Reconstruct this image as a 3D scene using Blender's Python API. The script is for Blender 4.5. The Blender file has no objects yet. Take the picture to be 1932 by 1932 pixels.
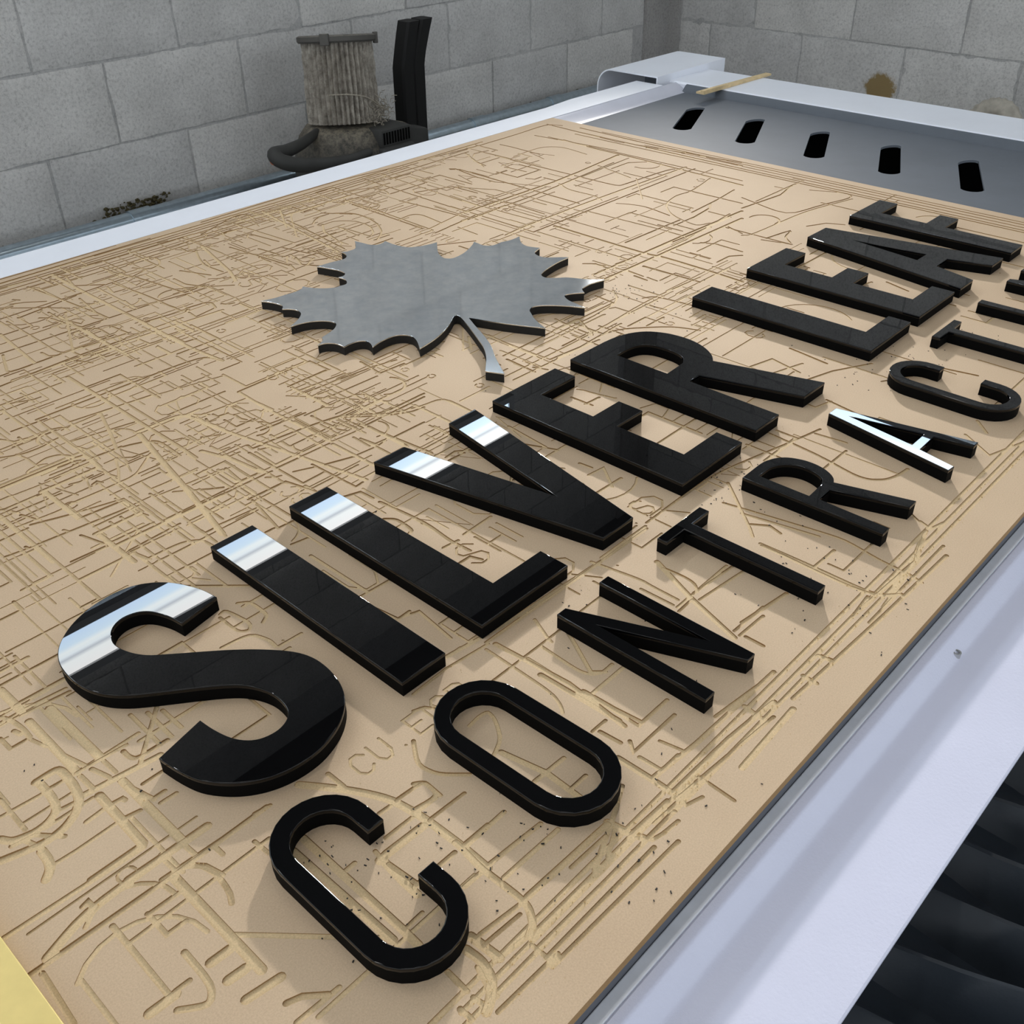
import bpy, bmesh, math, random
from mathutils import Vector, Matrix, noise
from mathutils.geometry import delaunay_2d_cdt

# ------------------------------------------------------------------ camera
scene = bpy.context.scene
COL = scene.collection
ROT = ((0.6803378165732418, -0.7327994369433097, -0.01205987379378766),
       (-0.42400983337682036, -0.38012644825209924, -0.822021620481484),
       (0.5977927036524575, 0.5643658995322202, -0.5693285649825353))
CAM = Vector((-0.31291277416908275, -0.4029967774632614, 0.5029021786154075))
FPX = 1911.05
cam_d = bpy.data.cameras.new('camera')
cam = bpy.data.objects.new('camera', cam_d)
COL.objects.link(cam)
r0, r1, r2 = [Vector(r) for r in ROT]
cam.matrix_world = Matrix(((r0.x, -r1.x, -r2.x, CAM.x), (r0.y, -r1.y, -r2.y, CAM.y),
                           (r0.z, -r1.z, -r2.z, CAM.z), (0, 0, 0, 1)))
cam_d.sensor_width = 36.0
cam_d.lens = FPX / 1932 * 36.0
cam_d.clip_start = 0.01
scene.camera = cam

# ------------------------------------------------------------------ light
w = bpy.data.worlds.new('world')
scene.world = w
w.use_nodes = True
wb = w.node_tree.nodes['Background']
wb.inputs[0].default_value = (0.86, 0.93, 1.0, 1)
wb.inputs[1].default_value = 1.35


def area_light(name, loc, target, sx, sy, power, color):
    d = bpy.data.lights.new(name, 'AREA')
    d.shape = 'RECTANGLE'
    d.size, d.size_y, d.energy, d.color = sx, sy, power, color
    o = bpy.data.objects.new(name, d)
    COL.objects.link(o)
    o.location = loc
    o.rotation_euler = (Vector(target) - Vector(loc)).to_track_quat('-Z', 'Y').to_euler()
    return o


STRIP_STRENGTH = 16.0      # wall mounted linear lights
FLOOD_POWER = 5.0         # work light high in the far corner
FILL_STRENGTH = 9.0       # fill panels added under the ceiling to brighten the scene
area_light('flood_beam', (3.10, 2.06, 1.33), (0.0, -0.3, 0), 0.16, 0.11, FLOOD_POWER, (1.0, 0.97, 0.93)).data.spread = math.radians(34)

vs = scene.view_settings
vs.view_transform = 'Standard'
vs.look = 'None'
vs.exposure = -0.06
vs.gamma = 1.0
vs.use_curve_mapping = False

random.seed(7)


def at(px, py, z):
    """a point of the photograph put on the horizontal plane z"""
    v = Vector(((px - 966) / FPX, (py - 966) / FPX, 1.0))
    d = r0 * v.x + r1 * v.y + r2 * v.z
    return CAM + d * ((z - CAM.z) / d.z)


# ------------------------------------------------------------------ materials
def rgb(h):
    h = h.lstrip('#')
    c = [int(h[i:i + 2], 16) / 255 for i in (0, 2, 4)]
    return tuple(x / 12.92 if x <= 0.04045 else ((x + 0.055) / 1.055) ** 2.4 for x in c) + (1,)


class Mat:
    def __init__(self, name):
        self.m = bpy.data.materials.new(name)
        self.m.use_nodes = True
        self.nt = self.m.node_tree
        self.b = self.nt.nodes['Principled BSDF']
        self.out = self.nt.nodes['Material Output']

    def n(self, t, **k):
        nd = self.nt.nodes.new(t)
        for a, v in k.items():
            setattr(nd, a, v)
        return nd

    def l(self, a, b):
        self.nt.links.new(a, b)

    def set(self, **k):
        for a, v in k.items():
            self.b.inputs[a.replace('_', ' ')].default_value = v
        return self

    def coords(self, kind='Object'):
        return self.n('ShaderNodeTexCoord').outputs[kind]

    def noise(self, scale, detail=4, rough=0.6, vec=None):
        nd = self.n('ShaderNodeTexNoise')
        nd.inputs['Scale'].default_value = scale
        nd.inputs['Detail'].default_value = detail
        nd.inputs['Roughness'].default_value = rough
        if vec is not None:
            self.l(vec, nd.inputs['Vector'])
        return nd.outputs[0]

    def ramp(self, fac, stops):
        nd = self.n('ShaderNodeValToRGB')
        el = nd.color_ramp.elements
        while len(el) > 1:
            el.remove(el[-1])
        el[0].position, el[0].color = stops[0]
        for p, c in stops[1:]:
            e = el.new(p)
            e.color = c
        self.l(fac, nd.inputs[0])
        return nd.outputs[0]

    def mix(self, fac, a, b, mode='MIX'):
        nd = self.n('ShaderNodeMix', data_type='RGBA', blend_type=mode)
        for i, v in ((0, fac), (6, a), (7, b)):
            if hasattr(v, 'links'):
                self.l(v, nd.inputs[i])
            else:
                nd.inputs[i].default_value = v
        return nd.outputs[2]

    def bump(self, h, strength, dist):
        nd = self.n('ShaderNodeBump')
        nd.inputs['Strength'].default_value = strength
        nd.inputs['Distance'].default_value = dist
        self.l(h, nd.inputs['Height'])
        self.l(nd.outputs[0], self.b.inputs['Normal'])


MATS = {}


def simple(name, color, rough=0.5, metal=0.0, spec=0.5, var=0.0, vscale=30, bump=0.0, bscale=200, bdist=0.0005):
    M = Mat(name).set(Roughness=rough, Metallic=metal)
    M.b.inputs['Specular IOR Level'].default_value = spec
    if var:
        c = M.coords()
        f = M.noise(vscale, 5, 0.6, c)
        col = rgb(color)
        lo = tuple(x * (1 - var) for x in col[:3]) + (1,)
        hi = tuple(min(1, x * (1 + var)) for x in col[:3]) + (1,)
        M.l(M.ramp(f, [(0.3, lo), (0.7, hi)]), M.b.inputs['Base Color'])
    else:
        M.b.inputs['Base Color'].default_value = rgb(color)
    if bump:
        M.bump(M.noise(bscale, 4, 0.6, M.coords()), bump, bdist)
    MATS[name] = M.m
    return M


# MDF surface and freshly milled grooves
def mdf(name, lo, hi, fine):
    M = Mat(name).set(Roughness=0.75)
    M.b.inputs['Specular IOR Level'].default_value = 0.25
    c = M.coords()
    big = M.ramp(M.noise(5, 4, 0.55, c), [(0.3, rgb(lo)), (0.7, rgb(hi))])
    f = M.ramp(M.noise(900, 3, 0.7, c), [(0.3, (1 - fine,) * 3 + (1,)), (0.7, (1 + fine,) * 3 + (1,))])
    M.l(M.mix(1.0, big, f, 'MULTIPLY'), M.b.inputs['Base Color'])
    M.bump(M.noise(1500, 3, 0.7, c), 0.25, 0.0004)
    MATS[name] = M.m


mdf('mdf_top', '#BCA488', '#C4AD91', 0.10)
mdf('mdf_cut', '#C4AC86', '#D0B890', 0.16)
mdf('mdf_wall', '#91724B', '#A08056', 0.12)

# black letters
M = simple('acrylic_black', '#050506', 0.008, 0, 0.5)
M.b.inputs['IOR'].default_value = 1.42
simple('foam_black', '#080808', 0.65, 0, 0.05, bump=0.15, bscale=700, bdist=0.0003)
simple('foam_charcoal', '#24221F', 0.8, 0, 0.25, bump=0.5, bscale=500, bdist=0.0006)
# silver leaf face : two metallic lobes, brushed and dusty
M = Mat('silver_face')
c = M.coords()
dust = M.ramp(M.noise(60, 6, 0.7, c), [(0.3, rgb('#E0E6EC')), (0.7, rgb('#FAFCFD'))])
g1 = M.n('ShaderNodeBsdfAnisotropic', distribution='BECKMANN')
g2 = M.n('ShaderNodeBsdfAnisotropic', distribution='BECKMANN')
for g_, r_ in ((g1, 0.05), (g2, 0.16)):
    g_.inputs['Roughness'].default_value = r_
    M.l(dust, g_.inputs['Color'])
mx = M.n('ShaderNodeMixShader')
mx.inputs[0].default_value = 0.45
M.l(g1.outputs[0], mx.inputs[1])
M.l(g2.outputs[0], mx.inputs[2])
M.l(mx.outputs[0], M.out.inputs[0])
MATS['silver_face'] = M.m

# concrete block
def concrete(name, lo, hi, amp):
    M = Mat(name).set(Roughness=0.93)
    M.b.inputs['Specular IOR Level'].default_value = 0.15
    c = M.coords()
    oi = M.n('ShaderNodeObjectInfo')
    add = M.n('ShaderNodeVectorMath', operation='MULTIPLY_ADD')
    M.l(oi.outputs['Location'], add.inputs[0])
    add.inputs[1].default_value = (1, 1, 1)
    M.l(c, add.inputs[2])
    v = add.outputs[0]
    base = M.ramp(M.noise(7, 5, 0.6, v), [(0.25, rgb(lo)), (0.75, rgb(hi))])
    grit = M.ramp(M.noise(130, 6, 0.75, v), [(0.30, (0.62, 0.62, 0.62, 1)), (0.48, (0.97, 0.97, 0.97, 1)), (0.75, (1.18, 1.18, 1.17, 1))])
    col = M.mix(1.0, base, grit, 'MULTIPLY')
    tone = M.ramp(oi.outputs['Random'], [(0, (0.90, 0.90, 0.90, 1)), (1, (1.08, 1.07, 1.05, 1))])
    col = M.mix(1.0, col, tone, 'MULTIPLY')
    M.l(col, M.b.inputs['Base Color'])
    M.bump(M.noise(110, 6, 0.75, v), amp, 0.004)
    MATS[name] = M.m
    return M


concrete('block', '#C3C2C0', '#DCDBD9', 0.8)
M = concrete('block_stained', '#C3C2C0', '#DCDBD9', 0.8)
# sawdust stain with a shape of its own, sitting on one block (local coordinates: x along, z up)
c = M.coords()
sep = M.n('ShaderNodeVectorMath', operation='DISTANCE')
mp = M.n('ShaderNodeMapping')
mp.inputs['Location'].default_value = (-0.33, 0, -0.06)
mp.inputs['Scale'].default_value = (1, 0, 1.15)
M.l(c, mp.inputs[0])
M.l(mp.outputs[0], sep.inputs[0])
sep.inputs[1].default_value = (0, 0, 0)
nz = M.noise(28, 5, 0.7, c)
ma = M.n('ShaderNodeMath', operation='MULTIPLY_ADD')
M.l(nz, ma.inputs[0])
ma.inputs[1].default_value = -0.09
M.l(sep.outputs['Value'], ma.inputs[2])
mask = M.ramp(ma.outputs[0], [(0.0, (1, 1, 1, 1)), (0.004, (1, 1, 1, 1)), (0.022, (0, 0, 0, 1))])
old = M.b.inputs['Base Color'].links[0].from_socket
M.l(M.mix(mask, old, rgb('#94805A')), M.b.inputs['Base Color'])
concrete('mortar', '#AEAEAD', '#C2C1C0', 0.5)
concrete('grout', '#A09E9C', '#B2B0AD', 0.35)
concrete('floor_concrete', '#77736D', '#8D8983', 0.4)

simple('white_paint', '#EDF1FA', 0.38, 0, 0.5, var=0.02, vscale=12, bump=0.05, bscale=300)
M = simple('lilac_paint', '#D0D3E6', 0.28, 0, 0.5, var=0.03, vscale=9)
M.bump(M.noise(420, 3, 0.6, M.coords()), 0.35, 0.0007)
simple('grey_paint', '#5F656D', 0.62, 0, 0.25, var=0.06, vscale=14, bump=0.1, bscale=350)
simple('chute_lilac', '#BFC1CE', 0.33, 0, 0.5, var=0.04, vscale=20, bump=0.15, bscale=300)
simple('aluminium', '#DCE0E8', 0.45, 0.1, 0.5, var=0.08, vscale=40, bump=0.06, bscale=150)
simple('dark_bed', '#5A5C62', 0.6, 0.2, 0.4, var=0.08, vscale=30)
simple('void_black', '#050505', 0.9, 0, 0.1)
simple('galvanised', '#AFBEC8', 0.28, 0.85, 0.5, var=0.12, vscale=60)
simple('steel', '#C8C8C6', 0.25, 1.0, 0.5)
M = simple('bellows_black', '#262C33', 0.42, 0, 0.35, var=0.15, vscale=20, bump=0.2, bscale=260)
simple('vac_plastic', '#3A3A38', 0.6, 0, 0.35, var=0.15, vscale=20)
# dusty plastic : dust lies on what faces up
def dusty(name, base, dust_col, lo, hi):
    M = simple(name, base, 0.65, 0, 0.3)
    g = M.n('ShaderNodeNewGeometry')
    s = M.n('ShaderNodeSeparateXYZ')
    M.l(g.outputs['Normal'], s.inputs[0])
    a = M.n('ShaderNodeMath', operation='MULTIPLY')
    M.l(s.outputs[2], a.inputs[0])
    M.l(M.ramp(M.noise(70, 6, 0.8, M.coords()), [(0.35, (0, 0, 0, 1)), (0.6, (1, 1, 1, 1))]), a.inputs[1])
    k = M.ramp(a.outputs[0], [(lo, (0, 0, 0, 1)), (hi, (1, 1, 1, 1))])
    M.l(M.mix(k, rgb(base), rgb(dust_col)), M.b.inputs['Base Color'])


dusty('vac_dusty', '#3A3936', '#857D6E', 0.05, 0.95)
dusty('filter_dusty', '#55534F', '#77736B', 0.1, 0.6)
M = Mat('filter_pleat').set(Roughness=0.95)
c = M.coords()
M.l(M.ramp(M.noise(45, 6, 0.75, c), [(0.3, rgb('#6A655C')), (0.5, rgb('#A29B90')), (0.72, rgb('#C9C3B8'))]), M.b.inputs['Base Color'])
M.bump(M.noise(160, 5, 0.7, c), 0.8, 0.004)
MATS['filter_pleat'] = M.m
simple('dust_tuft', '#9C9588', 0.95, 0, 0.1, var=0.3, vscale=200)
simple('orange_plastic', '#B5663A', 0.6)
simple('rubber_black', '#121212', 0.62, 0, 0.3, bump=0.1, bscale=120)
simple('brass_face', '#CDB975', 0.42, 0.35, 0.5, var=0.05, vscale=60)
simple('pine', '#D6BF94', 0.7, 0, 0.3, var=0.15, vscale=60)
simple('hose_beige', '#B4AEA2', 0.85, 0, 0.2, var=0.25, vscale=30)
simple('shaving_black', '#0B0A09', 0.7)
simple('sawdust', '#D8BE8E', 0.9, 0, 0.1)
simple('moss', '#4B4530', 0.95, 0, 0.1, var=0.4, vscale=90)
simple('ceiling_grey', '#5A5A5A', 0.9)
simple('lamp_housing', '#B8BABC', 0.5)


def emitter(name, stops, strength, axis):
    M = Mat(name)
    s = M.n('ShaderNodeSeparateXYZ')
    M.l(M.coords('Generated'), s.inputs[0])
    col = M.ramp(s.outputs[axis], stops)
    e = M.n('ShaderNodeEmission')
    M.l(col, e.inputs[0])
    e.inputs[1].default_value = strength
    M.l(e.outputs[0], M.out.inputs[0])
    MATS[name] = M.m


# ribbed diffuser of the linear lights
emitter('strip_glow', [(0.0, (0.58, 0.76, 1.0, 1)), (0.30, (0.68, 0.85, 1.0, 1)), (0.42, (0.92, 0.99, 1.0, 1)),
                       (0.52, (0.86, 0.95, 1.0, 1)), (0.60, (0.55, 0.60, 0.66, 1)), (0.70, (0.95, 1.0, 1.0, 1)),
                       (1.0, (1.0, 1.0, 1.0, 1))], STRIP_STRENGTH, 2)
emitter('flood_glow', [(0, (1, .97, .93, 1))], 6.0, 2)
emitter('highlight_glow', [(0, (0.95, 0.98, 1.0, 1))], 45.0, 2)
emitter('fill_glow', [(0, (1.0, 0.97, 0.92, 1))], FILL_STRENGTH, 2)


# ------------------------------------------------------------------ mesh helpers
def new_obj(name, me, mat, parent=None, loc=None, smooth=None, flat_tops=False):
    if isinstance(me, bmesh.types.BMesh):
        b = me
        me = bpy.data.meshes.new(name)
        b.to_mesh(me)
        b.free()
    for m in (mat if isinstance(mat, (list, tuple)) else [mat]):
        me.materials.append(MATS[m])
    if smooth:
        me.shade_smooth()
        me.set_sharp_from_angle(angle=math.radians(smooth))
        if flat_tops:
            for p_ in me.polygons:
                if abs(p_.normal.z) > 0.98:
                    p_.use_smooth = False
    o = bpy.data.objects.new(name, me)
    COL.objects.link(o)
    if loc is not None:
        o.location = loc
    if parent is not None:
        o.parent = parent
    return o


def thing(name, label, cat, loc=(0, 0, 0), group=None, rz=0):
    o = bpy.data.objects.new(name, None)
    COL.objects.link(o)
    o.location = loc
    o.rotation_euler = (0, 0, rz)
    o.empty_display_size = 0.03
    tag(o, label, cat, group)
    return o


def tag(o, label=None, cat=None, group=None, kind=None):
    for k, v in (('label', label), ('category', cat), ('group', group), ('kind', kind)):
        if v:
            o[k] = v
    return o


def box(b, x0, x1, y0, y1, z0, z1):
    vs_ = [b.verts.new((x, y, z)) for z in (z0, z1) for x, y in ((x0, y0), (x1, y0), (x1, y1), (x0, y1))]
    for f in ((3, 2, 1, 0), (4, 5, 6, 7), (0, 1, 5, 4), (1, 2, 6, 5), (2, 3, 7, 6), (3, 0, 4, 7)):
        b.faces.new([vs_[i] for i in f])
    return vs_


def bevel_all(b, w_, seg=2):
    bmesh.ops.bevel(b, geom=list(b.edges), offset=w_, segments=seg, affect='EDGES', profile=0.5)


def boxes(*bs, bev=0.0):
    b = bmesh.new()
    for a in bs:
        box(b, *a)
    if bev:
        bevel_all(b, bev)
    return b


def prism(sec, a0, a1, axis='x', closed=True):
    """section of (u, v) points swept along an axis: x -> (a, u, v); y -> (u, a, v)"""
    b = bmesh.new()
    mk = (lambda a, u, v: (a, u, v)) if axis == 'x' else (lambda a, u, v: (u, a, v))
    r = [[b.verts.new(mk(a, u, v)) for u, v in sec] for a in (a0, a1)]
    n = len(sec)
    for i in range(n if closed else n - 1):
        j = (i + 1) % n
        b.faces.new((r[0][i], r[0][j], r[1][j], r[1][i]))
    if closed:
        b.faces.new(list(reversed(r[0])))
        b.faces.new(r[1])
    bmesh.ops.recalc_face_normals(b, faces=b.faces)
    return b


def tube(path, rad, seg=10, b=None, caps=True):
    b = b or bmesh.new()
    P = [Vector(p) for p in path]
    rings = []
    up = Vector((0, 0, 1))
    for i, p in enumerate(P):
        d = (P[min(i + 1, len(P) - 1)] - P[max(i - 1, 0)]).normalized()
        s = d.cross(up)
        if s.length < 1e-3:
            s = d.cross(Vector((1, 0, 0)))
        s.normalize()
        t = s.cross(d).normalized()
        r = rad[i] if isinstance(rad, (list, tuple)) else rad
        rings.append([b.verts.new(p + (s * math.cos(a) + t * math.sin(a)) * r)
                      for a in [2 * math.pi * k / seg for k in range(seg)]])
    for i in range(len(rings) - 1):
        for k in range(seg):
            b.faces.new((rings[i][k], rings[i][(k + 1) % seg], rings[i + 1][(k + 1) % seg], rings[i + 1][k]))
    if caps:
        b.faces.new(list(reversed(rings[0])))
        b.faces.new(rings[-1])
    bmesh.ops.recalc_face_normals(b, faces=b.faces)
    return b


def lathe(prof, seg=32, b=None, cx=0, cy=0):
    b = b or bmesh.new()
    rings = [[b.verts.new((cx + r * math.cos(2 * math.pi * k / seg), cy + r * math.sin(2 * math.pi * k / seg), z))
              for k in range(seg)] for r, z in prof]
    for i in range(len(rings) - 1):
        for k in range(seg):
            b.faces.new((rings[i][k], rings[i][(k + 1) % seg], rings[i + 1][(k + 1) % seg], rings[i + 1][k]))
    b.faces.new(list(reversed(rings[0])))
    b.faces.new(rings[-1])
    bmesh.ops.recalc_face_normals(b, faces=b.faces)
    return b


def catmull(pts, n=5, closed=False):
    P = [Vector(p).to_2d() if len(p) == 2 else Vector(p) for p in pts]
    out = []
    m = len(P)
    for i in range(m if closed else m - 1):
        a, b_, c_, d = (P[(i - 1) % m] if closed or i else P[0]), P[i], P[(i + 1) % m], \
                       (P[(i + 2) % m] if closed or i + 2 < m else P[-1])
        for k in range(n):
            t = k / n
            out.append(0.5 * ((2 * b_) + (c_ - a) * t + (2 * a - 5 * b_ + 4 * c_ - d) * t * t + (3 * b_ - a - 3 * c_ + d) * t ** 3))
    if not closed:
        out.append(P[-1])
    return out


def slab(loops, z0, z1, bevel=0.0, inset=0.0):
    """solid of the flat outline loops (outer first, then holes) between z0 and z1; returns a mesh"""
    cu = bpy.data.curves.new('tmp', 'CURVE')
    cu.dimensions = '2D'
    cu.fill_mode = 'BOTH'
    for lp in loops:
        s = cu.splines.new('POLY')
        s.points.add(len(lp) - 1)
        for p, q in zip(s.points, lp):
            p.co = (q[0], q[1], 0, 1)
        s.use_cyclic_u = True
    cu.extrude = (z1 - z0) / 2 - bevel
    cu.bevel_depth = bevel
    cu.bevel_resolution = 2
    cu.offset = -bevel - inset
    o = bpy.data.objects.new('tmp', cu)
    COL.objects.link(o)
    dg = bpy.context.evaluated_depsgraph_get()
    me = bpy.data.meshes.new_from_object(o.evaluated_get(dg))
    bpy.data.objects.remove(o)
    bpy.data.curves.remove(cu)
    b = bmesh.new()
    b.from_mesh(me)
    bmesh.ops.translate(b, verts=b.verts, vec=(0, 0, (z0 + z1) / 2))
    bmesh.ops.remove_doubles(b, verts=b.verts, dist=1e-6)
    bmesh.ops.recalc_face_normals(b, faces=b.faces)
    b.to_mesh(me)
    b.free()
    me.materials.clear()
    return me


# ================================================================== the room
FLOOR_Z, CEIL_Z = -0.85, 2.6
o = new_obj('floor', boxes((-3.2, 3.6, -3.2, 2.4, FLOOR_Z - 0.1, FLOOR_Z)), 'floor_concrete')
tag(o, 'grey concrete workshop floor', kind='structure')
o = new_obj('ceiling', boxes((-3.2, 3.6, -3.2, 2.4, CEIL_Z, CEIL_Z + 0.08)), 'ceiling_grey')
tag(o, 'plain dark grey workshop ceiling', kind='structure')
o = new_obj('trim_1', boxes((-3.2, 3.24, 1.75, 2.2, FLOOR_Z, -0.395), bev=0.008), 'floor_concrete')
tag(o, 'raised concrete kerb along the block wall', kind='structure')


# blocks: five shapes with uneven rims, shared by all
def block_mesh(i, L=0.393, Hh=0.193):
    rnd = random.Random(100 + i)
    nx, nz = 14, 8
    b = bmesh.new()
    g = []
    for iz in range(nz + 1):
        row = []
        for ix in range(nx + 1):
            u, v = ix / nx, iz / nz
            x, z = u * L, v * Hh
            d = min(x, L - x, z, Hh - z)
            edge = d < 1e-6
            y = 0.0018 * noise.noise(Vector((x * 22 + i * 9, z * 22, i))) + 0.0008 * rnd.uniform(-1, 1)
            if edge:
                y += 0.0022 + 0.002 * rnd.random()
                k = 0.003 * noise.noise(Vector((x * 18, z * 18, i * 5 + 3))) + 0.0015 * rnd.uniform(-1, 1)
                if ix in (0, nx):
                    x += k
                if iz in (0, nz):
                    z += k
            row.append(b.verts.new((x, y, z)))
        g.append(row)
    for iz in range(nz):
        for ix in range(nx):
            b.faces.new((g[iz][ix], g[iz][ix + 1], g[iz + 1][ix + 1], g[iz + 1][ix]))
    rim = [g[0][k] for k in range(nx + 1)] + [g[k][nx] for k in range(1, nz + 1)] + \
          [g[nz][k] for k in range(nx - 1, -1, -1)] + [g[k][0] for k in range(nz - 1, 0, -1)]
    back = [b.verts.new((p.co.x, 0.03, p.co.z)) for p in rim]
    n = len(rim)
    for k in range(n):
        b.faces.new((rim[k], back[k], back[(k + 1) % n], rim[(k + 1) % n]))
    me = bpy.data.meshes.new('block')
    b.to_mesh(me)
    b.free()
    me.shade_smooth()
    me.set_sharp_from_angle(angle=math.radians(50))
    me.materials.append(MATS['block'])
    return me


BLOCKS = [block_mesh(i) for i in range(6)]
stained = BLOCKS[0].copy()
stained.materials.clear()
stained.materials.append(MATS['block_stained'])


def trimmed(me, L):
    m = me.copy()
    for v in m.vertices:
        v.co.x *= L / 0.393
    return m


wl = new_obj('wall_left', boxes((-1.6, 3.42, 2.2048, 2.36, FLOOR_Z, CEIL_Z)), 'mortar')
tag(wl, 'grey concrete block wall behind the long side of the table', kind='structure')
wr = new_obj('wall_back', boxes((3.4048, 3.56, -2.2, 2.36, FLOOR_Z, CEIL_Z)), 'mortar')
tag(wr, 'grey concrete block wall past the far end of the table', kind='structure')
OFF = {0: 0.80, -1: 0.98, -2: 0.78}
for k in range(-4, 12):
    z = k * 0.2 + 0.003
    x0 = OFF.get(k, 0.80 if k % 2 == 0 else 0.98)
    x = x0 - 0.4 * 6
    while x < 3.2:
        L = 0.393
        if x + L > 3.24:
            L = 3.235 - x
        if L > 0.06:
            me = random.choice(BLOCKS)
            bo = bpy.data.objects.new('block', me if L > 0.392 else trimmed(me, L))
            COL.objects.link(bo)
            bo.parent = wl
            bo.location = (x + 0.0035, 2.2 + random.uniform(-0.002, 0.0015), z + random.uniform(-0.0015, 0.0015))
        x += 0.4
for k in range(-4, 12):
    z = -0.19 + (k + 1) * 0.2 + 0.003
    y = (0.79 if k % 2 == 0 else 0.60) - 0.4 * 6
    while y < 2.1:
        L = 0.393
        if y + L > 2.14:
            L = 2.13 - y
        if L > 0.06:
            me = random.choice(BLOCKS)
            bo = bpy.data.objects.new('block', me if L > 0.392 else trimmed(me, L))
            COL.objects.link(bo)
            bo.parent = wr
            bo.location = (3.4 + random.uniform(-0.0015, 0.002), y + 0.006 + L, z + random.uniform(-0.0015, 0.0015))
            bo.rotation_euler = (0, 0, -math.pi / 2)
            if k == -2 and y < 1.25 < y + 0.4:
                bo.data = stained
                bo['label'] = 'block with a brown sawdust stain'
        y += 0.4
# grouted corner between the walls
b = bmesh.new()
for k in range(20):
    z0, z1 = FLOOR_Z + k * 0.1725, FLOOR_Z + (k + 1) * 0.1725
    j = 0.004 * math.sin(k * 2.3)
    box(b, 3.243 + j, 3.40, 2.19, 2.36, z0, z1)
    box(b, 3.385, 3.56, 2.136 + j, 2.36, z0, z1)
o = new_obj('grout_column', b, 'grout', wl)

# ------------------------------------------------------------------ lamps of the room and added fill lamps (above the picture)
t = thing('linear_light', 'long bluish white linear light fixed high on the block wall', 'light', (0.385, 2.17, 1.618))
new_obj('housing', boxes((-2.0, 2.0, -0.02, 0.008, -0.10, -0.074), (-2.0, 2.0, -0.02, 0.008, 0.070, 0.10),
                         (-2.03, -2.0, -0.02, 0.008, -0.10, 0.10), (2.0, 2.03, -0.02, 0.008, -0.10, 0.10)), 'lamp_housing', t)
new_obj('diffuser', boxes((-2.0, 2.0, -0.012, 0.006, -0.074, 0.070)), 'strip_glow', t)
t = thing('linear_light', 'short white linear light fixed high on the far block wall', 'light', (3.37, 0.88, 1.71))
new_obj('housing', boxes((-0.02, 0.008, -0.33, 0.33, -0.135, -0.11), (-0.02, 0.008, -0.33, 0.33, 0.085, 0.11),
                         (-0.02, 0.008, -0.35, -0.33, -0.135, 0.11), (-0.02, 0.008, 0.33, 0.35, -0.135, 0.11)), 'lamp_housing', t)
new_obj('diffuser', boxes((-0.012, 0.006, -0.33, 0.33, -0.11, 0.085)), 'strip_glow', t)
t = thing('flood_light', 'small white flood light on a bracket in the far corner', 'light', (3.16, 2.085, 1.345))
dirv = (Vector((0.35, 0.1, 0)) - Vector((3.10, 2.06, 1.33)))
t.rotation_euler = dirv.to_track_quat('-Z', 'Y').to_euler()
new_obj('housing', boxes((-0.11, 0.11, -0.08, 0.08, 0.0, 0.04), bev=0.008), 'lamp_housing', t)
new_obj('bracket', tube([(0, 0, 0.03), (0, 0.02, 0.06), (0, 0.05, 0.08)], 0.01), 'lamp_housing', t)
for i, (x, y, ln) in enumerate(((-1.1, -0.9, 'added ceiling fill panel above and behind the camera'),
                                (0.3, -1.3, 'added ceiling fill panel over the open side of the table'),
                                (-1.9, 0.6, 'added ceiling fill panel over the near end of the table'),
                                (-0.35, 0.62, 'added ceiling fill panel straight above the near letters'),
                                (1.15, 0.55, 'added ceiling fill panel straight above the far letters'))):
    t = thing('fill_panel', ln, 'light', (x, y, CEIL_Z))  # unseen fill panel, added to brighten the board and walls
    new_obj('frame', boxes((-0.63, 0.63, -0.09, 0.09, -0.05, 0.0)), 'lamp_housing', t)
    new_obj('diffuser', boxes((-0.6, 0.6, -0.07, 0.07, -0.056, -0.049)), 'fill_glow', t)

t = thing('highlight_tube', 'slim bright ceiling tube added close to the long block wall for edge highlights', 'light', (-0.58, 1.88, CEIL_Z))  # unseen tube, added to put white highlights on the letter edges
new_obj('frame', boxes((-0.63, 0.63, -0.05, 0.05, -0.04, 0.0)), 'lamp_housing', t)
new_obj('tube', tube([(-0.6, 0, -0.06), (0.6, 0, -0.06)], 0.022, 16), 'highlight_glow', t)
# ================================================================== the machine table
TB = thing('router_table', 'white and grey steel router table carrying the engraved fibreboard', 'table', (0.4, 0.4, FLOOR_Z))
OFFT = Vector((-0.4, -0.4, -FLOOR_Z))


def tpart(name, me, mat, smooth=None):
    return new_obj(name, me, mat, TB, OFFT, smooth)


BT = 0.007                      # board thickness
# bed under the board
tpart('bed', boxes((-0.75, 1.262, -0.2325, 0.965, -0.05, -BT)), 'dark_bed')
# near side: aluminium edge, folded lilac cover
tpart('edge_strip', boxes((-0.9, 1.95, -0.2412, -0.2327, -0.06, -0.018), bev=0.0008), 'aluminium')
sec = [(-0.2424, -0.0175), (-0.2424, -0.0185)]
up = [(-0.2424, -0.018), (-0.2472, -0.018), (-0.2484, -0.0184), (-0.2496, -0.0192), (-0.2590, -0.0282),
      (-0.2604, -0.0294), (-0.2622, -0.0301), (-0.2650, -0.0303), (-0.329, -0.0303), (-0.3303, -0.0308), (-0.3305, -0.0320), (-0.3298, -0.0325)]
lo = [(y + (0.0015 if y > -0.33 else 0.0015), z - 0.0015) for y, z in up]
tpart('side_cover', prism(up + list(reversed(lo)), -0.9, 1.95), 'lilac_paint', 20)
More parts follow.
